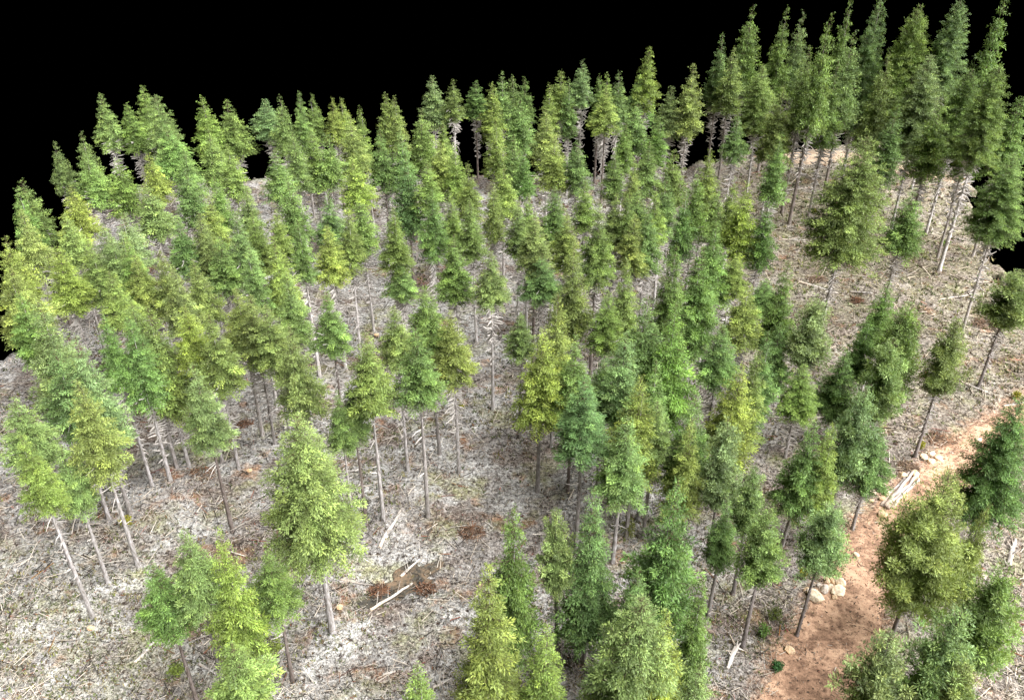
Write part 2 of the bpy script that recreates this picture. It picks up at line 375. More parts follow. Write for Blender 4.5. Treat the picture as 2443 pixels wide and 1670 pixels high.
# ------------------------------------------------------------------ the trees' table: x, y, height, crown share, crown radius, kind, colour, label
TREES = [
    (-48.38, 80.80, 16.2, 0.39, 1.45, 'f', 'g', 'mid-green fir with the leftmost tip against the black sky'),
    (-48.01, 82.39, 16.6, 0.41, 1.96, 'f', 'g', 'mid-green fir behind and right of the fir with the leftmost skyline tip'),
    (-45.26, 75.05, 16.5, 0.41, 1.73, 'f', 'y', 'yellow-green fir in front of the fir with the leftmost skyline tip'),
    (-52.10, 97.36, 15.1, 0.41, 1.46, 'f', 'b', 'pale blue-green fir alone against black, third tip from the left'),
    (-48.26, 96.55, 16.9, 0.43, 1.55, 'f', 'g', 'mid-green fir behind and right of the lone pale fir near the left skyline'),
    (-44.88, 89.37, 16.8, 0.34, 1.98, 'f', 'g', 'mid-green fir right of the lone pale fir near the left skyline'),
    (-50.43, 108.15, 17.0, 0.41, 1.82, 'f', 'y', 'tall narrow yellow-green fir on the left skyline, black on both sides'),
    (-42.59, 90.68, 15.5, 0.38, 2.23, 'f', 'g', 'mid-green fir behind and right of the bright left edge fir'),
    (-43.28, 81.77, 16.1, 0.33, 1.95, 'f', 'Y', 'bright yellow-green fir at the left forest edge below the skyline'),
    (-47.89, 109.63, 15.4, 0.39, 1.85, 'f', 'g', 'mid-green fir in front and left of the thin sparse left skyline fir'),
    (-48.17, 115.55, 16.0, 0.39, 1.70, 'n', 'y', 'thin sparse fir with the highest tip on the left skyline'),
    (-43.85, 108.40, 16.8, 0.66, 2.80, 'f', 'b', 'broad blue-green fir with rounded top on the left skyline'),
    (-39.42, 99.10, 16.5, 0.38, 2.49, 'f', 'g', 'mid-green fir in front and right of the broad blue-green left skyline fir'),
    (-38.59, 90.81, 16.6, 0.34, 1.80, 'f', 'y', 'yellow-green fir in front of the broad blue-green left skyline fir'),
    (-35.63, 92.70, 16.2, 0.34, 1.61, 'f', 'g', 'mid-green fir in front and left of the left of the twin skyline firs'),
    (-35.00, 89.38, 15.0, 0.40, 1.89, 'f', 'd', 'dark green fir in front of the left of the twin skyline firs'),
    (-36.92, 84.30, 15.4, 0.35, 2.30, 'f', 'b', 'blue-green fir behind the pale olive fir mid left'),
    (-37.69, 108.27, 17.0, 0.45, 2.19, 'f', 'y', 'left of two yellow-green firs between black gaps on the skyline'),
    (-35.57, 110.02, 15.7, 0.46, 2.47, 'f', 'g', 'right of the twin skyline firs, white dead branches down its trunk'),
    (-35.23, 100.37, 15.6, 0.46, 1.95, 'f', 'y', 'yellow-green fir in front of the left of the twin skyline firs'),
    (-31.17, 94.52, 16.1, 0.39, 1.64, 'f', 'y', 'yellow-green fir in front of the right of the twin skyline firs'),
    (-31.48, 112.12, 15.4, 0.31, 2.13, 'f', 'b', 'pale grey-green skyline fir with bare white lower branches over black'),
    (-28.78, 108.54, 16.9, 0.43, 1.58, 'f', 'g', 'nearest mid-green fir right of the pale fir right of the skyline gap'),
    (-26.53, 109.58, 16.9, 0.45, 1.47, 'f', 'g', 'next mid-green fir right of the pale fir right of the skyline gap'),
    (-25.60, 114.00, 15.6, 0.40, 1.40, 'f', 'g', 'farther mid-green fir right of the pale fir right of the skyline gap'),
    (-23.07, 112.99, 15.3, 0.38, 1.39, 'f', 'y', 'nearest yellow-green fir right of the pale fir right of the skyline gap'),
    (-22.11, 113.96, 15.1, 0.40, 1.66, 'f', 'y', 'next yellow-green fir right of the pale fir right of the skyline gap'),
    (-25.28, 90.53, 16.2, 0.33, 2.01, 'f', 'g', 'mid-green fir in front of the pale fir right of the skyline gap'),
    (-24.83, 97.10, 16.4, 0.40, 1.90, 'f', 'g', 'nearest mid-green fir in front and right of the pale fir right of the skyline gap'),
    (-23.62, 100.76, 15.6, 0.44, 2.19, 'f', 'g', 'next mid-green fir in front and right of the pale fir right of the skyline gap'),
    (-21.24, 98.24, 16.0, 0.40, 2.03, 'f', 'g', 'farther mid-green fir in front and right of the pale fir right of the skyline gap'),
    (-30.61, 86.11, 16.0, 0.39, 1.52, 'f', 'g', 'mid-green fir in front of the right of the twin skyline firs'),
    (-27.75, 85.05, 15.1, 0.41, 1.72, 'f', 'b', 'blue-green fir in front of the right of the twin skyline firs'),
    (-30.46, 82.92, 15.0, 0.39, 1.78, 'f', 'y', 'yellow-green fir behind and right of the pale olive fir mid left'),
    (-30.37, 73.93, 16.7, 0.33, 1.62, 'f', 'd', 'dark green fir behind and right of the pale olive fir mid left'),
    (-28.79, 74.84, 16.6, 0.36, 1.82, 'f', 'o', 'olive fir behind and right of the pale olive fir mid left'),
    (-35.88, 75.12, 16.2, 0.33, 1.83, 'f', 'b', 'blue-green fir behind and left of the pale olive fir mid left'),
    (-42.19, 77.14, 15.1, 0.35, 1.59, 'f', 'y', 'yellow-green fir in front of the bright left edge fir'),
    (-36.19, 72.18, 16.9, 0.35, 1.59, 'f', 'b', 'blue-green fir in front and right of the bright left edge fir'),
    (-34.85, 71.50, 16.5, 0.41, 1.41, 'f', 'y', 'yellow-green fir behind and left of the pale olive fir mid left'),
    (-25.05, 74.15, 16.9, 0.36, 1.54, 'f', 'b', 'blue-green fir behind and right of the pale olive fir mid left'),
    (-24.47, 76.44, 15.7, 0.37, 1.58, 'f', 'g', "next mid-green fir left of the golden-green fir at the dense stand's right end"),
    (-21.93, 75.55, 16.6, 0.34, 1.56, 'f', 'y', "next yellow-green fir left of the golden-green fir at the dense stand's right end"),
    (-22.05, 83.20, 16.5, 0.40, 1.97, 'f', 'g', "mid-green fir behind and left of the golden-green fir at the dense stand's right end"),
    (-17.83, 78.59, 16.7, 0.33, 1.89, 'f', 'd', "dark green fir behind the golden-green fir at the dense stand's right end"),
    (-19.10, 72.54, 16.9, 0.34, 1.51, 'f', 'g', "nearest mid-green fir left of the golden-green fir at the dense stand's right end"),
    (-16.65, 73.59, 15.7, 0.36, 1.81, 'f', 'Y', 'golden-green fir standing clear at the right end of the dense left stand'),
    (-44.42, 70.06, 16.2, 0.41, 1.78, 'f', 'y', 'yellow-green fir behind the pale fir on the left edge'),
    (-41.56, 65.04, 15.7, 0.41, 2.29, 'f', 'y', 'pale yellow-green fir cut by the left edge above the black gap'),
    (-39.13, 68.45, 16.1, 0.36, 2.02, 'f', 'Y', 'bright yellow fir beside the dead trunks over black at far left'),
    (-38.24, 71.88, 15.6, 0.35, 1.55, 'f', 'y', 'yellow-green fir behind and right of the bright yellow fir by the dead trunks'),
    (-37.04, 69.90, 15.2, 0.34, 1.70, 'f', 'y', 'yellow-green fir right of the bright yellow fir by the dead trunks'),
    (-35.45, 70.92, 16.4, 0.41, 1.80, 'f', 'b', 'blue-green fir left of the pale olive fir mid left'),
    (-33.70, 65.98, 15.3, 0.34, 1.80, 'f', 'y', 'yellow-green fir in front and left of the pale olive fir mid left'),
    (-32.97, 68.79, 17.0, 0.38, 1.58, 'f', 'g', 'mid-green fir left of the pale olive fir mid left'),
    (-32.33, 68.03, 15.8, 0.35, 1.66, 'f', 'o', 'olive fir left of the pale olive fir mid left'),
    (-30.36, 68.40, 16.2, 0.40, 1.66, 'f', 'o', 'pale olive fir with smooth cone in the middle of the left stand'),
    (-28.22, 65.13, 15.9, 0.37, 1.52, 'f', 'o', 'olive fir in front and right of the pale olive fir mid left'),
    (-27.38, 68.29, 15.1, 0.41, 1.76, 'f', 'o', 'olive fir right of the pale olive fir mid left'),
    (-26.38, 72.46, 15.1, 0.37, 1.84, 'f', 'g', 'mid-green fir right of the pale olive fir mid left'),
    (-22.19, 67.41, 16.7, 0.34, 1.47, 'f', 'g', "farther mid-green fir left of the golden-green fir at the dense stand's right end"),
    (-20.14, 68.69, 16.5, 0.41, 1.93, 'f', 'y', "nearest yellow-green fir left of the golden-green fir at the dense stand's right end"),
    (-18.10, 63.69, 16.3, 0.40, 1.75, 'f', 'g', 'mid-green fir behind the brown-tinged olive fir'),
    (-22.49, 62.87, 15.2, 0.37, 1.90, 'f', 'o', 'farther olive fir behind and left of the brown-tinged olive fir'),
    (-21.12, 61.74, 15.3, 0.40, 2.04, 'f', 'o', 'next olive fir behind and left of the brown-tinged olive fir'),
    (-18.98, 59.82, 15.6, 0.37, 1.99, 'f', 'o', 'nearest olive fir behind and left of the brown-tinged olive fir'),
    (-15.74, 53.99, 17.0, 0.44, 1.99, 'f', 'o', 'brown-tinged olive fir at the lower right end of the dark left clump'),
    (-28.84, 58.55, 16.7, 0.41, 1.80, 'f', 'g', 'mid-green fir behind and left of the large brown-topped fir'),
    (-27.88, 58.81, 15.9, 0.63, 2.36, 'f', 'o', 'large brown-topped olive fir in the centre of the dark left clump'),
    (-28.79, 56.72, 16.0, 0.47, 1.99, 'f', 'd', 'dark green fir in front and left of the large brown-topped fir'),
    (-30.10, 56.12, 16.5, 0.37, 1.37, 'f', 'd', 'dark green fir left of the large brown-topped fir'),
    (-25.17, 59.37, 15.6, 0.36, 1.67, 'f', 'Y', 'bright yellow-green fir right of the large brown-topped fir'),
    (-23.43, 58.29, 15.3, 0.44, 2.12, 'f', 'o', 'olive fir right of the large brown-topped fir'),
    (-21.96, 50.74, 15.8, 0.43, 1.69, 'f', 'l', 'light green fir in front and right of the large brown-topped fir'),
    (-35.64, 57.63, 17.0, 0.60, 2.70, 'f', 'b', 'wide smooth blue-green fir near the left edge'),
    (-30.82, 52.92, 16.9, 0.57, 2.26, 'f', 'b', 'blue-green fir behind and right of the dark teal layered fir'),
    (-32.27, 52.22, 16.3, 0.43, 2.03, 'f', 't', 'dark teal fir with layered branches at the left, in front of blue-green firs'),
    (-38.37, 60.26, 16.0, 0.36, 1.92, 'f', 'g', 'mid-green fir left of the wide blue-green left fir'),
    (-28.18, 47.25, 17.3, 0.44, 1.91, 'f', 'O', 'large yellow-olive fir at left with two pale leaning trunks below'),
    (-33.23, 47.23, 15.2, 0.35, 2.06, 'f', 'l', 'light green fir behind and left of the bright lower-left fir'),
    (-29.73, 42.48, 16.6, 0.37, 1.30, 'f', 'Y', 'bright yellow-green fir in the lower left, nearest the left edge'),
    (-29.84, 45.64, 13.0, 0.42, 1.49, 'f', 'g', 'mid-green fir right of the bright lower-left fir'),
    (-12.50, 41.19, 18.6, 0.55, 3.39, 'f', 'y', 'biggest broad yellow-green fir in the left foreground with a long leaning grey trunk'),
    (-14.36, 59.42, 16.7, 0.32, 1.58, 'f', 'g', 'mid-green fir behind and right of the brown-tinged olive fir'),
    (-12.35, 50.39, 14.0, 0.36, 1.11, 'f', 'd', 'dark green fir behind and right of the biggest left foreground fir'),
    (-18.74, 36.50, 15.0, 0.43, 1.52, 'f', 'g', 'mid-green fir left of the leading fir of the lower-left clump'),
    (-16.58, 35.92, 15.0, 0.70, 1.85, 'f', 'Y', 'yellow-green fir leading the clump at the lower left'),
    (-20.36, 35.77, 12.5, 0.43, 1.64, 'f', 'd', 'dark green fir at the left of the lower-left clump'),
    (-14.30, 29.74, 13.0, 0.42, 2.02, 'f', 'o', 'olive fir cut by the bottom edge, left of centre'),
    (-14.49, 37.30, 12.0, 0.42, 1.57, 'f', 'd', 'dark green fir right of the leading fir of the lower-left clump'),
    (-17.99, 105.62, 16.5, 0.44, 1.13, 'n', 'g', 'next mid-green slim fir behind and left of the dark teal fir left of the gap'),
    (-16.07, 111.01, 16.4, 0.43, 1.44, 'n', 'y', 'next yellow-green slim fir in front and left of the pale tiered skyline fir'),
    (-14.66, 110.60, 16.0, 0.44, 1.66, 'f', 'y', 'nearest yellow-green fir in front and left of the pale tiered skyline fir'),
    (-10.61, 117.77, 17.0, 0.39, 2.24, 'f', 'b', 'pale blue-green skyline fir with open tiered branches left of centre'),
    (-7.74, 116.55, 16.4, 0.31, 1.48, 'f', 'o', 'slim olive skyline fir beside the black gap at centre'),
    (-5.01, 123.30, 14.4, 0.34, 1.65, 'n', 'd', 'dark green fir with long dead-branched white trunk in the central black gap'),
    (-2.54, 117.95, 15.6, 0.49, 1.79, 'n', 'y', 'yellow-green slim fir right of the dead-branched fir in the central gap'),
    (-1.29, 120.98, 16.3, 0.46, 1.55, 'n', 'g', 'nearest mid-green slim fir right of the dead-branched fir in the central gap'),
    (0.11, 123.38, 15.0, 0.45, 1.58, 'n', 'b', 'blue-green slim fir right of the dead-branched fir in the central gap'),
    (1.51, 120.64, 15.5, 0.43, 1.79, 'f', 'd', 'dark green fir right of the dead-branched fir in the central gap'),
    (1.04, 111.67, 15.9, 0.44, 2.39, 'f', 'g', 'next mid-green fir right of the dead-branched fir in the central gap'),
    (4.91, 115.53, 16.3, 0.48, 1.49, 'n', 'y', 'nearest yellow-green slim fir in front and left of the tall blue-green fir right of centre'),
    (6.52, 123.15, 15.7, 0.43, 2.07, 'f', 'y', 'yellow-green fir left of the tall blue-green fir right of centre'),
    (7.67, 116.90, 16.5, 0.48, 1.36, 'n', 'b', 'blue-green slim fir in front and left of the tall blue-green fir right of centre'),
    (9.47, 118.69, 18.0, 0.32, 1.75, 'f', 'b', 'tall blue-green skyline fir with open branches right of centre'),
    (11.94, 120.99, 15.7, 0.48, 1.27, 'n', 'g', 'nearest mid-green slim fir in front and right of the tall blue-green fir right of centre'),
    (12.51, 118.01, 16.7, 0.47, 1.51, 'n', 'g', 'next mid-green slim fir in front and right of the tall blue-green fir right of centre'),
    (14.32, 118.64, 17.0, 0.46, 1.75, 'f', 'b', 'blue-green fir in front and left of the tallest central spire'),
    (12.27, 113.81, 16.0, 0.36, 2.06, 'f', 'y', 'yellow-green fir in front and right of the tall blue-green fir right of centre'),
    (17.75, 119.83, 20.0, 0.42, 2.00, 'f', 'y', 'tallest single spire on the central skyline, pale yellow-green'),
    (17.71, 123.73, 15.3, 0.44, 2.35, 'f', 'g', 'nearest mid-green fir in front of the tallest central spire'),
    (-10.39, 103.38, 16.9, 0.41, 1.90, 'f', 'y', 'yellow-green fir in front of the pale tiered skyline fir'),
    (-19.07, 102.71, 16.4, 0.43, 2.23, 'f', 'y', 'yellow-green fir behind and left of the dark teal fir left of the gap'),
    (-7.63, 100.87, 16.5, 0.38, 1.54, 'f', 'y', 'yellow-green fir in front of the slim olive fir by the central gap'),
    (-1.81, 102.17, 16.6, 0.42, 1.66, 'f', 'y', 'yellow-green fir in front and right of the dead-branched fir in the central gap'),
    (4.36, 105.08, 16.3, 0.41, 2.04, 'f', 'y', 'next yellow-green fir in front and left of the tall blue-green fir right of centre'),
    (-14.89, 98.41, 16.2, 0.44, 1.94, 'f', 'g', 'nearest mid-green fir behind and left of the dark teal fir left of the gap'),
    (-12.92, 98.84, 16.3, 0.43, 1.84, 'f', 'g', 'mid-green fir behind the dark teal fir left of the gap'),
    (-8.34, 97.86, 15.1, 0.38, 2.05, 'f', 'y', 'yellow-green fir behind and right of the dark teal fir left of the gap'),
    (-6.31, 95.07, 15.9, 0.43, 1.58, 'f', 'y', 'yellow-green fir right of the dark teal fir left of the gap'),
    (0.09, 99.25, 15.4, 0.43, 1.85, 'f', 'g', 'mid-green fir in front and right of the dead-branched fir in the central gap'),
    (1.52, 92.17, 16.3, 0.33, 1.33, 'f', 't', 'teal-green fir in front and right of the dead-branched fir in the central gap'),
    (4.79, 97.80, 15.9, 0.39, 2.04, 'f', 'y', 'farther yellow-green fir in front and left of the tall blue-green fir right of centre'),
    (7.50, 97.71, 15.1, 0.38, 1.94, 'f', 't', 'teal-green fir behind the large olive fir of the clearing'),
    (11.26, 93.42, 15.6, 0.35, 1.56, 'f', 'g', 'mid-green fir behind the large olive fir of the clearing'),
    (13.33, 101.97, 15.4, 0.37, 1.67, 'f', 'g', 'farther mid-green fir in front and right of the tall blue-green fir right of centre'),
    (15.54, 109.23, 15.9, 0.40, 2.11, 'f', 'g', 'next mid-green fir in front of the tallest central spire'),
    (15.09, 94.58, 16.2, 0.38, 1.78, 'f', 'g', 'mid-green fir behind and right of the large olive fir of the clearing'),
    (13.17, 91.60, 15.5, 0.41, 1.23, 'f', 'y', 'yellow-green fir behind and right of the large olive fir of the clearing'),
    (17.98, 106.37, 15.0, 0.41, 1.61, 'f', 'g', 'mid-green fir in front and left of the cone left of the tall stand'),
    (21.12, 116.73, 15.6, 0.41, 2.23, 'f', 'b', 'blue-green fir in front and left of the cone left of the tall stand'),
    (18.42, 95.45, 15.2, 0.44, 2.01, 'f', 'y', 'nearest yellow-green fir in front of the cone left of the tall stand'),
    (-11.51, 91.32, 15.7, 0.60, 2.24, 'f', 't', 'dark teal fir among yellow-green ones left of the central black gap'),
    (-17.11, 92.23, 15.1, 0.38, 2.26, 'f', 'Y', 'bright yellow-green fir left of the dark teal fir left of the gap'),
    (-9.10, 90.60, 15.2, 0.38, 1.72, 'f', 'g', 'mid-green fir right of the dark teal fir left of the gap'),
    (-5.99, 81.05, 15.7, 0.38, 1.39, 'f', 'y', 'yellow-green fir in front and right of the dark teal fir left of the gap'),
    (-7.78, 78.83, 16.9, 0.40, 1.72, 'f', 'd', 'dark green fir in front and right of the dark teal fir left of the gap'),
    (-4.47, 88.07, 15.8, 0.40, 1.68, 'f', 'o', 'olive fir right of the dark teal fir left of the gap'),
    (-3.72, 78.55, 16.3, 0.36, 1.63, 'f', 'o', 'nearest olive fir behind the long-trunked central fir'),
    (-1.01, 89.50, 15.3, 0.38, 1.91, 'f', 'y', 'yellow-green fir behind the long-trunked central fir'),
    (-1.70, 84.11, 16.1, 0.41, 1.34, 'f', 'o', 'next olive fir behind the long-trunked central fir'),
    (-10.82, 74.68, 16.9, 0.36, 1.65, 'f', 'o', 'olive fir in front of the dark teal fir left of the gap'),
    (4.14, 81.61, 16.2, 0.36, 1.68, 'f', 'd', 'dark green fir left of the large olive fir of the clearing'),
    (2.09, 74.36, 16.8, 0.33, 1.73, 'f', 'o', 'nearest olive fir behind and right of the long-trunked central fir'),
    (5.28, 77.88, 15.2, 0.38, 1.81, 'f', 'o', 'olive fir left of the large olive fir of the clearing'),
    (7.69, 71.99, 18.7, 0.43, 1.76, 'f', 'o', 'large olive fir with thick pale trunk in the middle of the clearing'),
    (12.58, 81.95, 16.2, 0.34, 1.78, 'f', 'd', 'nearest dark green fir behind and right of the large olive fir of the clearing'),
    (12.89, 76.55, 16.3, 0.40, 1.69, 'f', 'g', 'next mid-green fir right of the large olive fir of the clearing'),
    (11.48, 76.02, 15.8, 0.37, 1.77, 'f', 'y', 'nearest yellow-green fir right of the large olive fir of the clearing'),
    (-14.80, 80.85, 15.5, 0.36, 1.86, 'f', 'g', "mid-green fir behind and right of the golden-green fir at the dense stand's right end"),
    (-15.31, 74.99, 16.9, 0.36, 1.57, 'f', 'o', "olive fir behind and right of the golden-green fir at the dense stand's right end"),
    (-4.99, 68.89, 16.9, 0.36, 1.88, 'f', 'd', 'dark green fir behind and left of the long-trunked central fir'),
    (-1.79, 66.65, 16.5, 0.31, 1.67, 'f', 'o', 'fir with small olive crown on the long straight grey trunk at centre'),
    (2.51, 72.72, 13.0, 0.31, 2.17, 'f', 'd', 'dark green fir right of the long-trunked central fir'),
    (5.17, 67.38, 16.8, 0.53, 1.85, 'f', 'o', 'olive fir in front and left of the large olive fir of the clearing'),
    (-10.42, 74.08, 12.0, 0.31, 1.57, 'f', 'g', 'mid-green fir behind and left of the dense fir of the middle trio'),
    (-6.35, 60.41, 17.0, 0.34, 2.10, 'f', 'd', 'dense dark green fir at the back of the middle trio'),
    (-8.90, 58.00, 16.0, 0.32, 1.59, 'f', 'o', 'olive fir behind and left of the very dark fir of the middle trio'),
    (-6.71, 52.32, 17.7, 0.36, 1.89, 'f', 'd', 'very dark fir at the front of the middle trio on a white trunk'),
    (-4.53, 57.83, 15.8, 0.39, 1.97, 'f', 'O', 'olive fir with visible trunk at the right of the middle trio'),
    (-10.25, 51.98, 17.7, 0.36, 2.02, 'f', 'o', 'broad olive fir at the left of the middle trio on a pale leaning trunk'),
    (-11.63, 51.97, 13.0, 0.36, 1.43, 'f', 'd', 'dark green fir in front of the olive fir left of the middle trio'),
    (3.45, 61.14, 15.6, 0.55, 1.91, 'f', 'y', 'yellow-green fir behind and right of the ragged fir right of the clearing'),
    (2.12, 55.65, 16.4, 0.55, 2.19, 'f', 'Y', 'yellow-green fir with ragged lower branches right of the empty clearing'),
    (4.62, 55.28, 15.6, 0.51, 1.86, 'f', 'g', 'mid-green fir right of the ragged fir right of the clearing'),
    (9.64, 65.81, 16.2, 0.53, 1.73, 'f', 'y', 'yellow-green fir in front and right of the large olive fir of the clearing'),
    (7.88, 53.89, 16.6, 0.50, 2.06, 'f', 'l', 'light green fir behind and right of the layered teal-green fir'),
    (4.92, 48.96, 16.0, 0.41, 2.22, 's', 't', 'bright teal-green fir with layered branches to the ground right of centre'),
    (8.86, 49.96, 15.5, 0.58, 2.19, 'f', 'Y', 'bright yellow-green fir right of the layered teal-green fir'),
    (10.06, 52.06, 15.5, 0.51, 1.79, 'f', 'g', 'mid-green fir in front of the vivid green fir'),
    (13.52, 66.80, 17.0, 0.56, 1.93, 'f', 'd', 'dark green fir behind the vivid green fir'),
    (10.41, 60.11, 15.9, 0.56, 2.48, 'f', 'd', 'dark green fir left of the vivid green fir'),
    (7.57, 47.33, 14.0, 0.51, 2.06, 'f', 'l', 'light green fir in front and right of the layered teal-green fir'),
    (12.47, 58.20, 16.5, 0.66, 2.50, 'f', 'G', 'tall vivid green fir at the heart of the right-hand cluster'),
    (16.13, 68.06, 16.1, 0.60, 2.52, 'f', 'g', 'mid-green fir left of the small-crowned fir on pale trunks'),
    (18.97, 74.70, 15.9, 0.52, 2.16, 'f', 'd', 'dark green fir behind the small-crowned fir on pale trunks'),
    (23.35, 82.28, 16.2, 0.50, 2.16, 'f', 'Y', 'bright yellow-green fir behind the small-crowned fir on pale trunks'),
    (25.25, 81.57, 15.1, 0.50, 1.78, 'f', 'd', 'dark green fir behind and right of the small-crowned fir on pale trunks'),
    (20.99, 75.07, 11.6, 0.33, 1.77, 'f', 'O', 'fir with small yellow-olive crown on paired pale trunks right of centre'),
    (23.42, 67.50, 15.5, 0.59, 1.81, 'f', 'd', 'dark green fir behind and left of the light green pine by the dark trunks'),
    (24.87, 76.45, 8.7, 0.40, 1.82, 'f', 'd', 'dark green fir in front and right of the small-crowned fir on pale trunks'),
    (25.34, 64.01, 14.0, 0.50, 2.04, 'p', 'l', 'light green rounded pine in front of the two thick dark trunks'),
    (32.57, 63.02, 14.0, 0.62, 2.41, 'p', 'G', 'vivid rounded pine on the right, left of the leaning trunk'),
    (29.94, 58.48, 13.0, 0.60, 2.00, 'p', 'g', 'mid-green pine in front of the vivid rounded right pine'),
    (35.15, 59.88, 14.3, 0.50, 1.80, 'p', 'o', 'olive pine leaning right on a thin dark trunk above the log pile'),
    (27.80, 61.84, 10.0, 0.70, 2.14, 'f', 'd', 'dark green fir behind and left of the pale tufted pine'),
    (19.70, 57.97, 14.0, 0.61, 1.64, 'f', 'd', 'dark green fir in front and left of the light green pine by the dark trunks'),
    (18.05, 55.25, 14.0, 0.60, 1.76, 'f', 'o', 'olive fir behind the pale rounded pine'),
    (16.31, 53.28, 14.0, 0.59, 2.24, 'f', 'Y', 'bright yellow-green fir behind the pale rounded pine'),
    (23.84, 59.88, 9.8, 0.50, 1.81, 'f', 'g', 'mid-green fir left of the pale tufted pine'),
    (24.66, 51.22, 14.0, 0.66, 1.82, 'p', 'b', 'pale blue-green pine with tufted crown above the log pile'),
    (26.85, 51.02, 11.0, 0.58, 1.79, 'f', 'd', 'dark green fir in front and right of the pale tufted pine'),
    (22.30, 48.70, 12.0, 0.64, 1.48, 'f', 'Y', 'bright yellow-green fir in front and left of the pale tufted pine'),
    (20.70, 48.86, 12.0, 0.70, 1.89, 'f', 'g', 'mid-green fir in front and left of the pale tufted pine'),
    (14.96, 48.24, 13.0, 0.62, 1.76, 'p', 'b', 'pale blue-green pine with rounded crown right of the layered firs'),
    (12.17, 47.91, 13.0, 0.63, 1.61, 'f', 'Y', 'bright yellow-green fir left of the pale rounded pine'),
    (12.85, 50.14, 14.0, 0.60, 1.90, 'f', 'g', 'mid-green fir behind and left of the pale rounded pine'),
    (45.32, 70.39, 12.8, 0.45, 2.37, 'p', 'g', 'mid-green pine behind and right of the leaning olive pine'),
    (35.05, 49.10, 14.0, 0.75, 2.77, 'f', 'd', 'dark green fir cut by the right edge beside the dirt road'),
    (23.44, 116.63, 19.0, 0.49, 2.33, 'f', 'y', 'yellow-tipped cone at the left end of the tall right-hand stand'),
    (29.41, 126.95, 20.0, 0.52, 1.84, 'f', 'b', 'blue-green fir in front and left of the leftmost spire of the tall stand'),
    (30.60, 124.13, 19.0, 0.47, 2.33, 'f', 'o', 'olive fir in front and left of the leftmost spire of the tall stand'),
    (33.66, 129.47, 23.0, 0.54, 2.51, 'f', 'g', 'leftmost tall spire of the right-hand skyline stand'),
    (36.96, 126.51, 24.0, 0.53, 2.07, 'f', 'g', 'mid-green fir right of the leftmost spire of the tall stand'),
    (40.06, 127.61, 23.0, 0.53, 1.96, 'f', 'b', 'blue-green fir left of the white-trunked fir of the tall stand'),
    (36.45, 106.97, 26.6, 0.52, 2.00, 'f', 'y', 'green-gold fir on a long white trunk with bare branches in the tall stand'),
    (44.59, 123.01, 25.0, 0.56, 1.89, 'f', 'g', 'mid-green fir behind and right of the white-trunked fir of the tall stand'),
    (49.14, 124.86, 25.0, 0.70, 2.93, 'f', 'b', 'pale tiered fir touching the top edge in the tall stand'),
    (53.03, 120.32, 25.0, 0.60, 3.58, 'f', 'Y', 'broad golden-green fir in the middle of the right skyline'),
    (57.35, 119.41, 26.0, 0.46, 2.94, 'f', 'b', 'blue-green fir right of the broad golden right skyline fir'),
    (67.07, 126.76, 25.0, 0.70, 2.51, 'n', 'g', 'mid-green slim fir behind the leaning brown-trunked fir'),
    (33.65, 118.94, 18.0, 0.48, 2.75, 'f', 'y', 'yellow-green fir in front of the leftmost spire of the tall stand'),
    (33.25, 108.93, 18.0, 0.56, 2.44, 'f', 'o', 'olive fir in front and left of the white-trunked fir of the tall stand'),
    (53.93, 105.24, 21.0, 0.47, 3.36, 'f', 'd', 'dark green fir left of the leaning brown-trunked fir'),
    (51.38, 94.72, 24.4, 0.42, 2.84, 'f', 'g', 'green fir on a long brown leaning trunk with bare twigs at right'),
    (32.86, 80.51, 21.6, 0.56, 4.33, 'f', 'o', 'large dense dark olive fir in front of the far dirt road'),
    (28.17, 108.36, 14.3, 0.40, 1.88, 'f', 't', 'teal-green fir in front and right of the cone left of the tall stand'),
    (45.01, 119.68, 22.0, 0.55, 2.61, 'f', 'b', 'blue-green fir in front and right of the white-trunked fir of the tall stand'),
    (49.61, 105.99, 22.0, 0.52, 3.48, 'f', 'b', 'blue-green fir in front of the broad golden right skyline fir'),
    (40.92, 84.56, 14.9, 0.48, 2.31, 'f', 'g', 'mid-green fir in front and right of the large fir before the far road'),
    (21.53, 92.51, 16.2, 0.47, 1.64, 'f', 'y', 'next yellow-green fir in front of the cone left of the tall stand'),
    (48.03, 80.51, 19.7, 0.42, 2.73, 'f', 'g', 'fir on a smooth grey leaning trunk at the right edge of the black gap'),
    (57.19, 98.74, 20.0, 0.47, 2.56, 'f', 'g', 'mid-green fir in front and right of the leaning brown-trunked fir'),
    (22.06, 89.22, 14.0, 0.52, 1.41, 'f', 'g', 'nearest mid-green fir behind the small-crowned fir on pale trunks'),
    (16.02, 44.33, 12.1, 0.48, 1.35, 'p', 'l', 'light green pine behind the twiggy pine left of the boulders'),
    (15.63, 39.52, 12.6, 0.48, 1.56, 'p', 'g', 'green pine with a twiggy thin trunk left of the pale boulders'),
    (19.63, 40.63, 12.6, 0.48, 1.63, 'p', 'l', 'light green pine on the thick grey trunk beside the pale boulders'),
    (26.28, 40.76, 15.2, 0.78, 3.22, 'p', 'Y', 'largest rounded yellow-green pine at the right, beside the dirt road'),
    (30.41, 42.27, 11.0, 0.80, 1.43, 'f', 'O', 'golden-olive fir in front and right of the largest pine beside the road'),
    (28.57, 35.99, 12.0, 0.75, 2.10, 'p', 'g', 'green pine cut by the right edge in the lower right'),
    (24.39, 32.96, 12.0, 0.80, 2.27, 'p', 'l', 'bright-topped pine near the lower right corner'),
    (21.25, 32.61, 10.0, 0.85, 2.02, 'p', 'l', 'light green pine on the bottom edge right of the dirt road'),
    (25.21, 31.42, 9.0, 0.85, 1.81, 'p', 'O', 'golden-olive pine in front of the bright-topped corner pine'),
    (10.52, 33.85, 13.0, 0.70, 1.19, 'f', 'd', 'dark green fir right of the broad light bottom fir'),
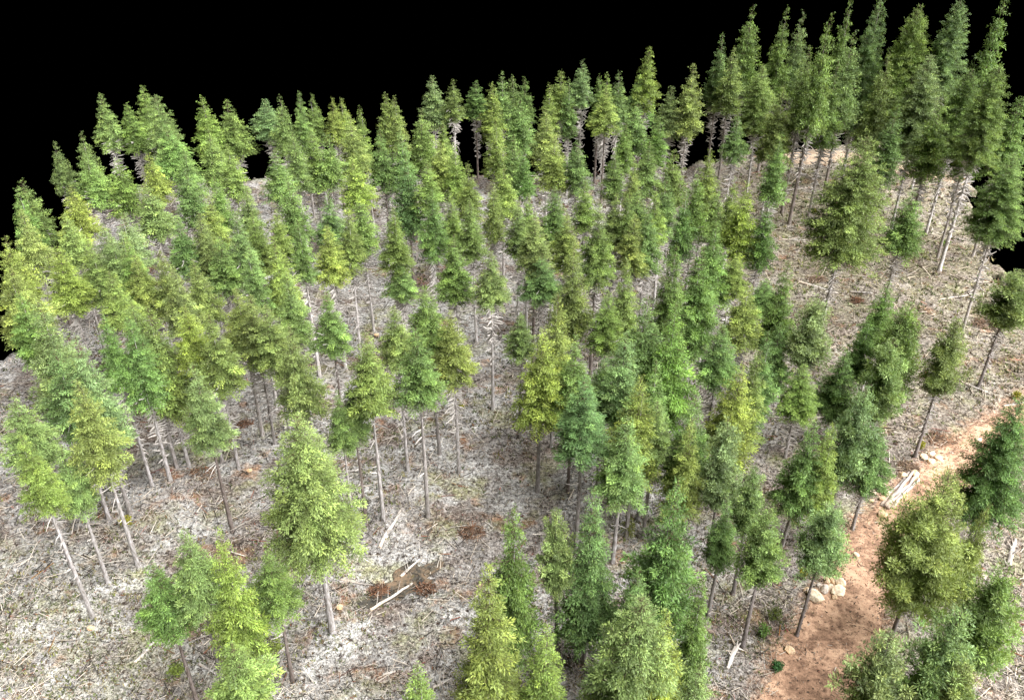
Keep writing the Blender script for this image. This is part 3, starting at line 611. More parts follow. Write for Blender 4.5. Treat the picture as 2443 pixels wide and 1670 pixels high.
    (9.02, 37.46, 17.0, 0.72, 2.45, 'f', 'd', 'dark dense fir at centre right, above the bottom edge cluster'),
    (4.81, 38.37, 15.4, 0.82, 2.25, 's', 't', 'dark green layered spruce-like fir, full to the ground, at bottom centre'),
    (2.99, 38.47, 14.0, 0.49, 1.26, 'p', 'l', 'light green pine in front and left of the layered bottom-centre fir'),
    (-0.21, 37.22, 15.0, 0.80, 1.98, 'f', 'd', 'dark fir behind the golden one at the bottom centre'),
    (-1.25, 32.43, 16.0, 0.90, 2.51, 's', 'O', 'large golden-green fir at the bottom centre with full branches'),
    (1.76, 31.30, 12.0, 0.90, 2.16, 's', 'Y', 'bright yellow-green full fir in front and right of the golden bottom-centre fir'),
    (-5.29, 30.98, 10.0, 0.85, 1.91, 'f', 'g', 'small green fir on the bottom edge below the burn pit'),
    (6.85, 31.36, 14.0, 0.85, 3.23, 'f', 'l', 'broad light green fir on the bottom edge right of the layered fir'),
    (8.27, 32.03, 13.0, 0.80, 1.97, 'f', 'Y', 'bright yellow-green fir right of the broad light bottom fir'),
    (10.37, 31.32, 9.0, 0.85, 1.84, 'f', 'o', 'olive fir in front and right of the broad light bottom fir'),
    (1.52, 80.70, 16.0, 0.41, 1.57, 'f', 'g', 'mid-green fir behind and right of the long-trunked central fir'),
    (7.59, 85.05, 15.7, 0.34, 1.54, 'f', 'y', 'yellow-green fir behind and left of the large olive fir of the clearing'),
    (0.64, 78.65, 16.4, 0.34, 1.36, 'f', 'o', 'next olive fir behind and right of the long-trunked central fir'),
    (11.20, 80.03, 16.3, 0.37, 1.47, 'f', 'g', 'nearest mid-green fir right of the large olive fir of the clearing'),
    (15.31, 83.16, 16.8, 0.38, 1.60, 'f', 'd', 'next dark green fir behind and right of the large olive fir of the clearing'),
    (14.11, 80.44, 16.2, 0.35, 1.47, 'f', 'y', 'next yellow-green fir right of the large olive fir of the clearing'),
    (10.14, 80.77, 16.1, 0.35, 1.39, 'f', 'o', 'olive fir behind and right of the large olive fir of the clearing'),
    (19.33, 86.20, 16.5, 0.47, 1.65, 'f', 'g', 'next mid-green fir behind the small-crowned fir on pale trunks'),
    (17.71, 84.01, 15.5, 0.53, 1.63, 'f', 'd', 'dark green fir behind and left of the small-crowned fir on pale trunks'),
    (23.97, 90.06, 14.0, 0.53, 1.62, 'f', 'o', 'olive fir behind the small-crowned fir on pale trunks'),
    (29.82, 95.58, 17.0, 0.47, 1.79, 'f', 'g', 'mid-green fir left of the large fir before the far road'),
    (36.47, 110.70, 22.0, 0.47, 2.09, 'f', 'g', 'mid-green fir in front and left of the white-trunked fir of the tall stand'),
    (39.83, 109.78, 21.0, 0.52, 2.09, 'f', 'd', 'dark green fir in front of the white-trunked fir of the tall stand'),
    (45.68, 108.64, 22.0, 0.55, 2.29, 'f', 'o', 'olive fir in front and left of the broad golden right skyline fir'),
    (49.01, 99.85, 20.0, 0.49, 2.37, 'f', 'g', 'next mid-green fir in front and left of the leaning brown-trunked fir'),
    (52.88, 98.74, 20.0, 0.46, 2.13, 'f', 'g', 'nearest mid-green fir in front and left of the leaning brown-trunked fir'),
    (43.48, 98.72, 19.0, 0.47, 2.14, 'f', 'd', 'dark green fir behind and right of the large fir before the far road'),
    (20.27, 66.58, 14.0, 0.42, 1.91, 'f', 'y', 'yellow-green fir in front and right of the small-crowned fir on pale trunks'),
    (16.95, 60.70, 13.0, 0.42, 1.89, 'f', 'g', 'mid-green fir in front and right of the vivid green fir'),
    (22.88, 64.47, 11.0, 0.62, 1.59, 'f', 'g', 'mid-green fir in front and left of the light green pine by the dark trunks'),
    (30.95, 65.95, 11.0, 0.57, 1.52, 'f', 'd', 'dark green fir left of the vivid rounded right pine'),
    (34.06, 70.28, 12.0, 0.55, 1.79, 'f', 'g', 'mid-green fir behind and left of the vivid rounded right pine'),
    (8.04, 64.30, 14.0, 0.39, 1.81, 'f', 'g', 'mid-green fir left of the vivid green fir'),
    (0.67, 62.62, 13.0, 0.31, 1.38, 'f', 'o', 'olive fir behind and left of the ragged fir right of the clearing'),
    (10.20, 50.01, 13.0, 0.39, 1.69, 'f', 'g', 'mid-green fir left of the pale rounded pine'),
    (7.08, 55.62, 13.0, 0.39, 1.73, 'f', 'g', 'mid-green fir behind and right of the layered teal-green fir'),
    (13.81, 42.27, 11.0, 0.52, 1.19, 'f', 'd', 'dark green fir left of the twiggy pine left of the boulders'),
    (7.31, 35.68, 12.0, 0.61, 1.45, 'f', 'g', 'mid-green fir behind the broad light bottom fir'),
]

# ------------------------------------------------------------------ ground
EDGE = [at(-900, 900), at(-300, 905), at(-60, 880), at(20, 868), at(60, 830), at(128, 748), at(150, 640), at(175, 560), at(250, 470), at(330, 446), at(440, 432),
        at(560, 430), at(620, 421), at(760, 424), at(900, 427), at(1060, 428), at(1160, 431), at(1230, 428), at(1330, 424), at(1420, 418),
        at(1500, 410), at(1600, 400), at(1760, 374), at(1850, 364), at(1930, 354), at(2020, 346), at(2085, 340), at(2150, 352), at(2210, 378),
        at(2270, 410), at(2325, 432), at(2300, 478), at(2322, 530), at(2362, 590), at(2390, 690), at(2445, 664), at(2560, 600), at(2900, 560),
        (125, 40), (125, -55), (-125, -55)]


def inside(x, y, poly):
    r = np.zeros(np.shape(x), bool)
    for i in range(len(poly)):
        x0, y0 = poly[i]; x1, y1 = poly[i - 1]
        c = ((y0 > y) != (y1 > y)) & (x < (x1 - x0) * (y - y0) / ((y1 - y0) if y1 != y0 else 1e-9) + x0)
        r ^= c
    return r


def on_site(x, y):
    jx = (vnoise(x / 1.7, y / 1.7, 21) - .5) * 2.4
    jy = (vnoise(x / 1.7, y / 1.7, 22) - .5) * 2.4
    m = inside(x + jx, y + jy, EDGE)
    for t in TREES:
        m |= np.hypot(x - t[0] + jx * .4, y - t[1] + jy * .4) < 1.6
    return m


def build_ground():
    xs = np.concatenate([np.arange(-125, -66, 3.0), np.arange(-66, 82, .6), np.arange(82, 126, 3.0)])
    ys = np.concatenate([np.arange(-55, 24, 3.0), np.arange(24, 150, .6)])
    X, Y = np.meshgrid(xs, ys)
    Z = gz(X, Y)
    nx, ny = len(xs), len(ys)
    idx = np.arange(nx * ny).reshape(ny, nx)
    cx = (X[:-1, :-1] + X[1:, 1:]) / 2; cy = (Y[:-1, :-1] + Y[1:, 1:]) / 2
    keep = on_site(cx, cy)
    q = np.stack([idx[:-1, :-1], idx[:-1, 1:], idx[1:, 1:], idx[1:, :-1]], -1)[keep]
    V = np.stack([X.ravel(), Y.ravel(), Z.ravel()], 1)
    # soil skirt along the broken edge of the site
    e = np.concatenate([q[:, [0, 1]], q[:, [1, 2]], q[:, [2, 3]], q[:, [3, 0]]])
    key = np.sort(e, 1); code = key[:, 0].astype(np.int64) * len(V) + key[:, 1]
    u, inv, cnt = np.unique(code, return_inverse=True, return_counts=True)
    be = e[cnt[inv] == 1]
    V2 = V.copy(); V2[:, 2] -= .9
    qs = np.stack([be[:, 1], be[:, 0], be[:, 0] + len(V), be[:, 1] + len(V)], 1)
    V = np.concatenate([V, V2]); q = np.concatenate([q, qs])
    used = np.unique(q); remap = np.zeros(len(V), int); remap[used] = np.arange(len(used))
    V = V[used]
    d1, fr = seg_dist(V[:, 0], V[:, 1], ROAD)
    wr = np.interp(fr * (len(ROAD) - 1), np.arange(len(ROAD)), ROAD_W)
    dirt = np.clip(1 - (d1 - wr * .95) / 2.0, 0, 1)
    me = mesh_from('ground', V, remap[q], GROUND, np.stack([dirt, dirt, dirt, dirt * 0 + 1], 1), True)
    return tag(link('ground', me), kind='structure', label='bleached slash-covered forest floor of grey twigs, moss and bare soil')


build_ground()


def strip(name, pts, widths, mat, lift, label, step=.5):
    P = np.array(pts); W = np.array(widths)
    d = np.concatenate([[0], np.cumsum(np.hypot(*np.diff(P, axis=0).T))])
    s = np.arange(0, d[-1], step)
    # smooth the centre line
    cx, cy, w = np.interp(s, d, P[:, 0]), np.interp(s, d, P[:, 1]), np.interp(s, d, W)
    k = np.hanning(13); k /= k.sum()
    pad = lambda a: np.convolve(np.concatenate([[a[0]] * 6, a, [a[-1]] * 6]), k, 'valid')
    cx, cy, w = pad(cx), pad(cy), pad(w)
    tx, ty = np.gradient(cx), np.gradient(cy); L = np.hypot(tx, ty); nxn, nyn = -ty / L, tx / L
    cols = 13
    V = np.zeros((len(s), cols, 3))
    wl = w * (.72 + .4 * vnoise(s / 2.3, s * 0 + 3, 31) + .35 * vnoise(s / .8, s * 0 + 5, 33)); wr = w * (.72 + .4 * vnoise(s / 2.3, s * 0 + 9, 32) + .35 * vnoise(s / .8, s * 0 + 7, 34))
    for j in range(cols):
        f = j / (cols - 1) * 2 - 1
        o = np.where(f < 0, wl, wr) * f
        x, y = cx + nxn * o, cy + nyn * o
        rut = -.05 * np.exp(-((abs(f) - .5) / .16) ** 2) if j not in (0, cols - 1) else 0
        V[:, j] = np.stack([x, y, gz(x, y) + lift + rut + (0 if 1 < j < cols - 2 else -.05 if 0 < j < cols - 1 else -.3)], 1)
    idx = np.arange(len(s) * cols).reshape(len(s), cols)
    q = np.stack([idx[:-1, :-1], idx[:-1, 1:], idx[1:, 1:], idx[1:, :-1]], -1).reshape(-1, 4)
    me = mesh_from(name, V.reshape(-1, 3), q[:, ::-1], mat, None, True)
    return tag(link(name, me), kind='structure', label=label)


strip('dirt_road', ROAD, ROAD_W, ROADM, .09, 'orange-brown dirt track running up the right-hand side')
strip('far_dirt_road', FAR_ROAD, FAR_W, FARROADM, .09, 'pale tan dirt track behind the tall trees at the upper right')


def patch(name, c, rx, ry, rot, mat, lift, label):
    n, rings = 48, 9
    V = [(c[0], c[1], gz1(*c) + lift)]
    for r in range(1, rings + 1):
        for k in range(n):
            a = 2 * math.pi * k / n
            j = .55 + .9 * float(vnoise(np.array([math.cos(a) * 3.3 + 7]), np.array([math.sin(a) * 3.3 + 7]), 41)[0])
            x0, y0 = rx * r / rings * j * math.cos(a), ry * r / rings * j * math.sin(a)
            x = c[0] + x0 * math.cos(rot) - y0 * math.sin(rot); y = c[1] + x0 * math.sin(rot) + y0 * math.cos(rot)
            V.append((x, y, gz1(x, y) + (lift if r < rings else -.05)))
    q = []
    for k in range(n):
        k2 = (k + 1) % n
        q.append((0, 1 + k, 1 + k2, 1 + k2))
        for r in range(rings - 1):
            a = 1 + r * n
            q.append((a + k, a + n + k, a + n + k2, a + k2))
    me = bpy.data.meshes.new(name)
    me.from_pydata(V, [], [f[:3] if f[2] == f[3] else f for f in q]); me.materials.append(mat)
    for p in me.polygons:
        p.use_smooth = True
    return tag(link(name, me), kind='structure', label=label)


patch('burnt_ground', PIT, 3.1, 1.35, .5, PITM, .07, 'dark burnt hollow with charred soil beside the white broken log')

# ------------------------------------------------------------------ crowns
def fir_profile(t, kind):
    if kind == 'p':
        up = np.clip((1 - t) / .76, 0, 1) ** .70; lo = .5 + .5 * np.sin(np.clip(t / .24, 0, 1) * math.pi / 2)
        return np.where(t > .24, np.clip(up, .08, 1), lo)
    if kind == 's':
        return np.clip((1 - t) ** .82, .02, 1) * np.clip(.72 + t * 2.2, 0, 1)
    if kind == 'r':
        return np.clip(np.minimum(1.0, ((1 - t) / .80) ** .62), .05, 1) * np.clip(.75 + t * 1.6, 0, 1)
    p = np.minimum(1.0, ((1 - t) / .86) ** (.84 if kind == 'f' else .8))
    return np.clip(p, .03, 1) * np.clip(.66 + t * 2.6, 0, 1)


def crown_mesh(name, kind, L, R, nb, leaves, leaf, clump, seed):
    """A crown of branches, each carrying clumps of many small needle sprays; base at z=0, tip at z=L."""
    g = np.random.default_rng(seed)
    t = np.sort(g.random(nb) ** 1.1)
    if kind == 's':                                         # distinct tiers
        tiers = 15; t = np.clip((np.floor(t * tiers) + g.normal(.5, .13, nb)) / tiers, 0, .99)
    elif kind in 'fn':                                      # boughs gather in loose whorls
        tiers = 12; t = np.clip((np.floor(t * tiers) + g.normal(.5, .22, nb)) / tiers, 0, .99); t.sort()
    t[-4:] = [.93, .955, .975, .99]
    az = (np.arange(nb) * 2.39996 + g.normal(0, .45, nb)) % 6.283
    ph = g.random(4) * 6.28
    lump = 1 + .07 * np.sin(az * 2 + ph[0] + t * 5) + .06 * np.sin(az * 3 + ph[1] - t * 9) + .04 * np.sin(t * 24 + ph[2])
    if kind == 'p':
        lump = 1 + (lump - 1) * 1.8
    reach = np.maximum(fir_profile(t, kind) * R * lump * np.where(g.random(nb) < .12, g.uniform(1.0, 1.16, nb), g.uniform(.72, 1.0, nb)), .05)
    if kind == 'p':
        el = np.radians(-6 + 52 * t + g.normal(0, 12, nb))
    else:
        el = np.radians(-20 + 44 * t + g.normal(0, 6, nb))
    z0 = t * L - np.tan(el) * reach * .35
    bt = np.clip(g.normal(.96, .22, nb), .5, 1.7)
    dirh = np.stack([np.cos(az), np.sin(az)], 1)
    P0 = np.stack([z0 * 0, z0 * 0, z0], 1)
    Pe = np.stack([dirh[:, 0] * reach * .9, dirh[:, 1] * reach * .9, z0 + np.tan(el) * reach * .9], 1)
    Vt, q, own = tubes(P0, Pe, .016 + .008 * reach, .006 + reach * 0, 3)
    Ft = np.concatenate([q[:, [0, 1, 2]], q[:, [0, 2, 3]]])
    At = np.zeros((len(Vt), 4)); At[:, 0] = 1; At[:, 2] = 1; At[:, 3] = 1
    # clumps along each branch
    per = np.clip(np.round(reach / (clump * 1.15) + .4), 1, 7).astype(int)
    ci = np.repeat(np.arange(nb), per); nc = len(ci)
    order = np.concatenate([np.arange(p) for p in per])
    s = (order + .75 + g.normal(0, .16, nc)) / per[ci]
    s = np.clip(s, .12, 1.03)
    s = np.where(g.random(nc) < .16, g.uniform(.04, .3, nc), s)
    rb = reach[ci]
    sag = (-.12 * s ** 2 + .08 * s ** 5) * rb if kind != 'p' else .06 * s ** 2 * rb
    C = np.stack([dirh[ci, 0] * rb * s, dirh[ci, 1] * rb * s, z0[ci] + np.tan(el[ci]) * rb * s + sag], 1)
    sway = g.normal(0, .5, nc) * clump * (1.25 - .5 * s)
    C[:, 0] += -dirh[ci, 1] * sway; C[:, 1] += dirh[ci, 0] * sway; C[:, 2] += g.normal(0, clump * .16, nc)
    cs = clump * g.uniform(.65, 1.25, nc) * np.clip(.22 + .95 * fir_profile(t, kind)[ci], .24, 1)
    # leaves in each clump
    nl = np.maximum(6, (leaves * (cs / clump) ** 1.5 * g.uniform(.75, 1.2, nc)).astype(int))
    li = np.repeat(np.arange(nc), nl); n = len(li)
    u = g.normal(0, 1, (n, 3)); u /= np.linalg.norm(u, axis=1, keepdims=True)
    rad = g.random(n) ** .45
    flat = np.array([[1.0, 1.0, .8]]) if kind == 'p' else np.array([[1.0, .9, .34]])
    off3 = u * rad[:, None] * cs[li][:, None] * flat
    out = dirh[ci][li]
    if kind != 'p':                                         # stretch along the branch, tips hang a little
        along = off3[:, 0] * out[:, 0] + off3[:, 1] * out[:, 1]
        off3[:, :2] += out * (along * .55)[:, None]
        off3[:, 2] += along * np.tan(el[ci][li]) * .8 - np.maximum(along, 0) * .28
    pos = C[li] + off3
    d = u * (.75 if kind != 'p' else 1.0) + g.normal(0, .45, (n, 3))
    d[:, :2] += out * (.55 if kind != 'p' else .15)
    d[:, 2] += (-.12 if kind != 'p' else .35)
    d /= np.maximum(np.linalg.norm(d, axis=1, keepdims=True), 1e-6)
    lat = np.cross(d, np.array([[0, 0, 1.]]) + g.normal(0, .45, (n, 3))); lat /= np.maximum(np.linalg.norm(lat, axis=1, keepdims=True), 1e-6)
    ln = leaf * g.uniform(.6, 1.4, n) * np.clip(.4 + cs[li] / clump * .7, .5, 1.15); wd = ln * g.uniform(.21, .33, n)
    nrm = np.cross(d, lat)
    mid = pos + d * (ln * .5)[:, None] - nrm * (wd * .1)[:, None]
    V = np.stack([pos, mid + lat * (wd * .5)[:, None], pos + d * ln[:, None], mid - lat * (wd * .5)[:, None]], 1).reshape(-1, 3)
    b = len(Vt) + np.arange(n)[:, None] * 4
    tri = np.concatenate([b + np.array([[0, 2, 1]]), b + np.array([[0, 3, 2]])])
    ctone = bt[ci] * np.clip(g.normal(1, .22, nc), .5, 1.7)  # random tone, widened to paint in light and dark between clumps
    cyoung_lit = (.25 + .75 * np.clip((s - .5) * 1.8, 0, 1)) * g.random(nc) ** 1.3  # young growth plus painted highlight, stronger towards branch tips
    tone = ctone[li] * np.clip(g.normal(1, .14, n), .5, 1.6)
    A = np.ones((n, 4, 4)); A[:, :, 0] = tone[:, None]
    A[:, :, 1] = (cyoung_lit[li] * g.uniform(.3, 1, n))[:, None]; A[:, :, 2] = ((g.random(n) < .02) * .6)[:, None]
    V = np.concatenate([Vt, V])
    zmax = V[:, 2].max(); V[:, 2] *= L / zmax
    return mesh_from(name, V, np.concatenate([Ft, tri]), FOL, np.concatenate([At, A.reshape(-1, 4)]))


def trunk_mesh(name, seed):
    """Unit trunk: height 1, base radius 1 at the flare, tapering; slightly crooked."""
    g = np.random.default_rng(seed)
    hs = np.array([-.02, 0, .012, .03, .07, .14, .24, .36, .5, .65, .8, .92, 1.0])
    rs = np.array([1.32, 1.25, 1.1, 1.0, .95, .90, .82, .70, .54, .36, .20, .09, .02])
    n = 9
    wob = np.cumsum(g.normal(0, .35, (len(hs), 2)), 0) * hs[:, None].clip(0, 1) * .45
    V = []
    for i, (h, r) in enumerate(zip(hs, rs)):
        for k in range(n):
            a = 2 * math.pi * k / n
            rr = r * (1 + (g.random() - .5) * (.3 if i < 3 else .12))
            V.append((math.cos(a) * rr + wob[i, 0], math.sin(a) * rr + wob[i, 1], h))
    q = [(i * n + k, i * n + (k + 1) % n, (i + 1) * n + (k + 1) % n, (i + 1) * n + k) for i in range(len(hs) - 1) for k in range(n)]
    return mesh_from(name, np.array(V), np.array(q), BARK, None, True)


def deadwood_mesh(name, seed, n=190, size=1.0):
    """Bare grey twigs below the live crown; z runs 0..1, reach about 1 m."""
    g = np.random.default_rng(seed)
    z = g.random(n) ** .55
    az = g.random(n) * 6.283
    ln = g.uniform(.3, 1.2, n) * (.35 + .75 * z)
    dz = g.normal(-.005, .022, n)
    d = np.stack([np.cos(az), np.sin(az)], 1)
    P0 = np.stack([d[:, 0] * .05, d[:, 1] * .05, z], 1)
    Pm = np.stack([d[:, 0] * ln * .6, d[:, 1] * ln * .6, z + dz * .5], 1)
    az2 = az + g.normal(0, .3, n)
    P1 = Pm + np.stack([np.cos(az2) * ln * .4, np.sin(az2) * ln * .4, dz * .9], 1)
    ln *= size
    r = g.uniform(.008, .015, n) * size
    A = tubes(P0, Pm, r, r * .75, 3); B = tubes(Pm, P1, r * .75, r * .3, 3)
    V = np.concatenate([A[0], B[0]]); q = np.concatenate([A[1], B[1] + len(A[0])])
    tone = g.uniform(.52, .8, n)
    T = np.stack([tone * 1.02, tone * .98, tone * .95, tone * 0 + 1], 1)
    return mesh_from(name, V, q, TWIG, np.concatenate([T[A[2]], T[B[2]]]))


LIB = {'far': [crown_mesh('fir_crown', 'f', 6.8, 1.8, 165, 46, .205, .34, 100 + i) for i in range(9)],
       'near': [crown_mesh('fir_crown', 'f', 7.4, 2.1, 190, 66, .19, .34, 200 + i) for i in range(7)],
       'big': [crown_mesh('fir_crown', 'r', 10.0, 3.3, 330, 66, .19, .38, 260 + i) for i in range(2)],
       'n': [crown_mesh('fir_crown', 'n', 6.8, 1.25, 135, 42, .20, .29, 300 + i) for i in range(3)],
       'p': [crown_mesh('pine_crown', 'p', 7.0, 2.0, 160, 66, .20, .33, 400 + i) for i in range(4)],
       'bigp': [crown_mesh('pine_crown', 'p', 11.0, 3.2, 300, 70, .20, .39, 450 + i) for i in range(2)],
       's': [crown_mesh('spruce_crown', 's', 12.0, 2.3, 330, 66, .19, .36, 500 + i) for i in range(3)]}
DIM = {'far': (6.8, 1.8), 'near': (7.4, 2.1), 'big': (10.0, 3.3), 'n': (6.8, 1.25), 'p': (7.0, 2.0), 'bigp': (11.0, 3.2), 's': (12.0, 2.3)}
TRUNKS = [trunk_mesh('trunk', 600 + i) for i in range(6)]
DEAD = [deadwood_mesh('dead_branches', 700 + i) for i in range(6)]
DEAD_NEAR = [deadwood_mesh('dead_branches', 750 + i, 40, .6) for i in range(6)]
FCOL = {'y': (.228, .315, .092), 'g': (.182, .286, .086), 'd': (.144, .240, .073), 'b': (.196, .292, .114), 'o': (.194, .268, .085),
        'l': (.212, .314, .112), 't': (.146, .248, .082), 'Y': (.244, .330, .082), 'O': (.216, .284, .078), 'G': (.172, .292, .074)}


def build_trees():
    rnd = random.Random(11)
    for i, (x, y, H, cr, R, kind, col, label) in enumerate(TREES):
        z = gz1(x, y)
        dist = math.sqrt(x * x + y * y + 42 * 42)
        lib = 'bigp' if kind == 'p' and R > 2.6 else kind if kind in ('n', 'p', 's') else ('big' if R > 2.7 else 'near' if dist < 92 else 'far')
        root = bpy.data.objects.new({'p': 'pine_tree', 's': 'spruce_tree'}.get(kind, 'fir_tree'), None)
        COL.objects.link(root)
        root.empty_display_size = .5
        root.location = (x, y, z - .03)
        root.rotation_euler = (rnd.gauss(0, .012), rnd.gauss(0, .012), 0)
        tag(root, label, 'tree', 'conifers standing on the cleared slope')
        rb = (.085 + .0055 * H) * (1.45 if H > 18.2 and R > 2.7 and y < 60 else 1.0) * rnd.uniform(.88, 1.12)
        tr = link('trunk', TRUNKS[i % 6], root)
        tr.scale = (rb, rb, H * .95); tr.rotation_euler = (0, 0, rnd.random() * 6.28)
        k = rnd.random()
        tr.color = (.62, .60, .595, 1) if k < .62 else (.47, .445, .43, 1) if k < .88 else (.27, .23, .21, 1)
        if H > 18 and R < 2.7:
            tr.color = (.36, .33, .31, 1) if k < .5 else (.27, .235, .215, 1)
        if kind == 'p':
            tr.color = (.22, .20, .195, 1)
        elif dist < 78:
            tr.color = [v * .66 for v in tr.color[:3]] + [1]
        L = H * cr
        me = LIB[lib][rnd.randrange(len(LIB[lib]))]
        c = link('crown', me, root, (0, 0, H - L))
        l0, r0 = DIM[lib]
        c.scale = (R / r0 * rnd.uniform(.94, 1.06), R / r0 * rnd.uniform(.94, 1.06), (L + .15) / l0)
        c.rotation_euler = (0, 0, rnd.random() * 6.28)
        b = FCOL[col]; j = rnd.uniform(.9, 1.1)
        if kind == 'p':
            b = tuple(.6 * u + .4 * v for u, v in zip(b, (.215, .285, .125)))
        c.color = (b[0] * j * rnd.uniform(.92, 1.08), b[1] * j, b[2] * j * rnd.uniform(.85, 1.15), 1)
        bare = H - L
        if bare > 2.2:
            d = link('dead_branches', (DEAD_NEAR if dist < 70 else DEAD)[(i * 5) % 6], root, (0, 0, bare * .18))
            w = (.8 if kind == 'p' else 1.0) * min(1.25, max(.7, R / 1.5))
            d.scale = (w, w, bare * .95)
            d.rotation_euler = (0, 0, rnd.random() * 6.28)
            d['kind'] = 'stuff'


build_trees()

# ------------------------------------------------------------------ fallen logs, root snags, stumps, boulders, brush
def log_mesh(name, length, r0, r1, seed, stubs=4, bend=.03, roots=0):
    g = np.random.default_rng(seed)
    n, m = 9, 14
    V, q = [], []
    bx = np.cumsum(g.normal(0, bend, m)) ; bz = np.cumsum(g.normal(0, bend * .4, m))
    bx -= np.linspace(bx[0], bx[-1], m); bz -= np.linspace(bz[0], bz[-1], m)
    for i in range(m):
        f = i / (m - 1); r = r0 + (r1 - r0) * f
        r *= 1 + g.normal(0, .05)
        for k in range(n):
            a = 2 * math.pi * k / n
            rr = r * (1 + g.normal(0, .05))
            V.append((math.cos(a) * rr + bx[i] * length * .25, math.sin(a) * rr + bz[i] * length * .12, (f - .5) * length + (g.normal(0, r * .35) if i in (0, m - 1) else 0)))
    q = [(i * n + k, i * n + (k + 1) % n, (i + 1) * n + (k + 1) % n, (i + 1) * n + k) for i in range(m - 1) for k in range(n)]
    V.append((0, 0, -.5 * length)); V.append((0, 0, .5 * length))
    c0, c1 = len(V) - 2, len(V) - 1
    for k in range(n):
        q.append((c0, (k + 1) % n, k)); q.append((c1, (m - 1) * n + k, (m - 1) * n + (k + 1) % n))
    me = bpy.data.meshes.new(name)
    extra_V, extra_F = [], []
    if stubs or roots:
        P0, P1, R0, R1 = [], [], [], []
        for s in range(stubs):
            f = g.uniform(-.35, .45); a = g.uniform(.3, 2.8)
            P0.append((0, 0, f * length)); ll = g.uniform(.3, .9) + r0
            P1.append((math.cos(a) * ll, math.sin(a) * ll, f * length + g.uniform(.1, .5))); R0.append(r1 * .45); R1.append(r1 * .18)
        for s in range(roots):
            a = 2 * math.pi * s / roots + g.uniform(-.3, .3); ll = r0 * g.uniform(2.6, 4.6)
            P0.append((0, 0, -.48 * length)); P1.append((math.cos(a) * ll, math.sin(a) * ll, -.5 * length - g.uniform(-.1, .6))); R0.append(r0 * .5); R1.append(r0 * .12)
        tv, tf, _ = tubes(np.array(P0), np.array(P1), np.array(R0), np.array(R1), 5)
        o = len(V)
        V += [tuple(v) for v in tv]; q += [tuple(int(j) + o for j in f) for f in tf]
    me.from_pydata(V, [], q)
    for p in me.polygons:
        p.use_smooth = len(p.vertices) == 4
    me.materials.append(LOGM)
    return me


def lay_log(a, b, rad, label, seed, color=(.56, .53, .50), name='fallen_log', stubs=4, roots=0, group=None, taper=.62, lift=0.0, cat='log'):
    (x0, y0), (x1, y1) = a, b
    z0, z1 = gz1(x0, y0) + rad * .55 + lift, gz1(x1, y1) + rad * .5 + lift
    d = np.array([x1 - x0, y1 - y0, z1 - z0]); L = float(np.linalg.norm(d))
    me = log_mesh(name, L, rad, rad * taper, seed, stubs, .03, roots)
    o = link(name, me, None, ((x0 + x1) / 2, (y0 + y1) / 2, (z0 + z1) / 2))
    from mathutils import Vector
    o.rotation_mode = 'QUATERNION'
    o.rotation_quaternion = Vector(d).to_track_quat('Z', 'Y')
    o.color = (*color, 1)
    return tag(o, label, cat, group)


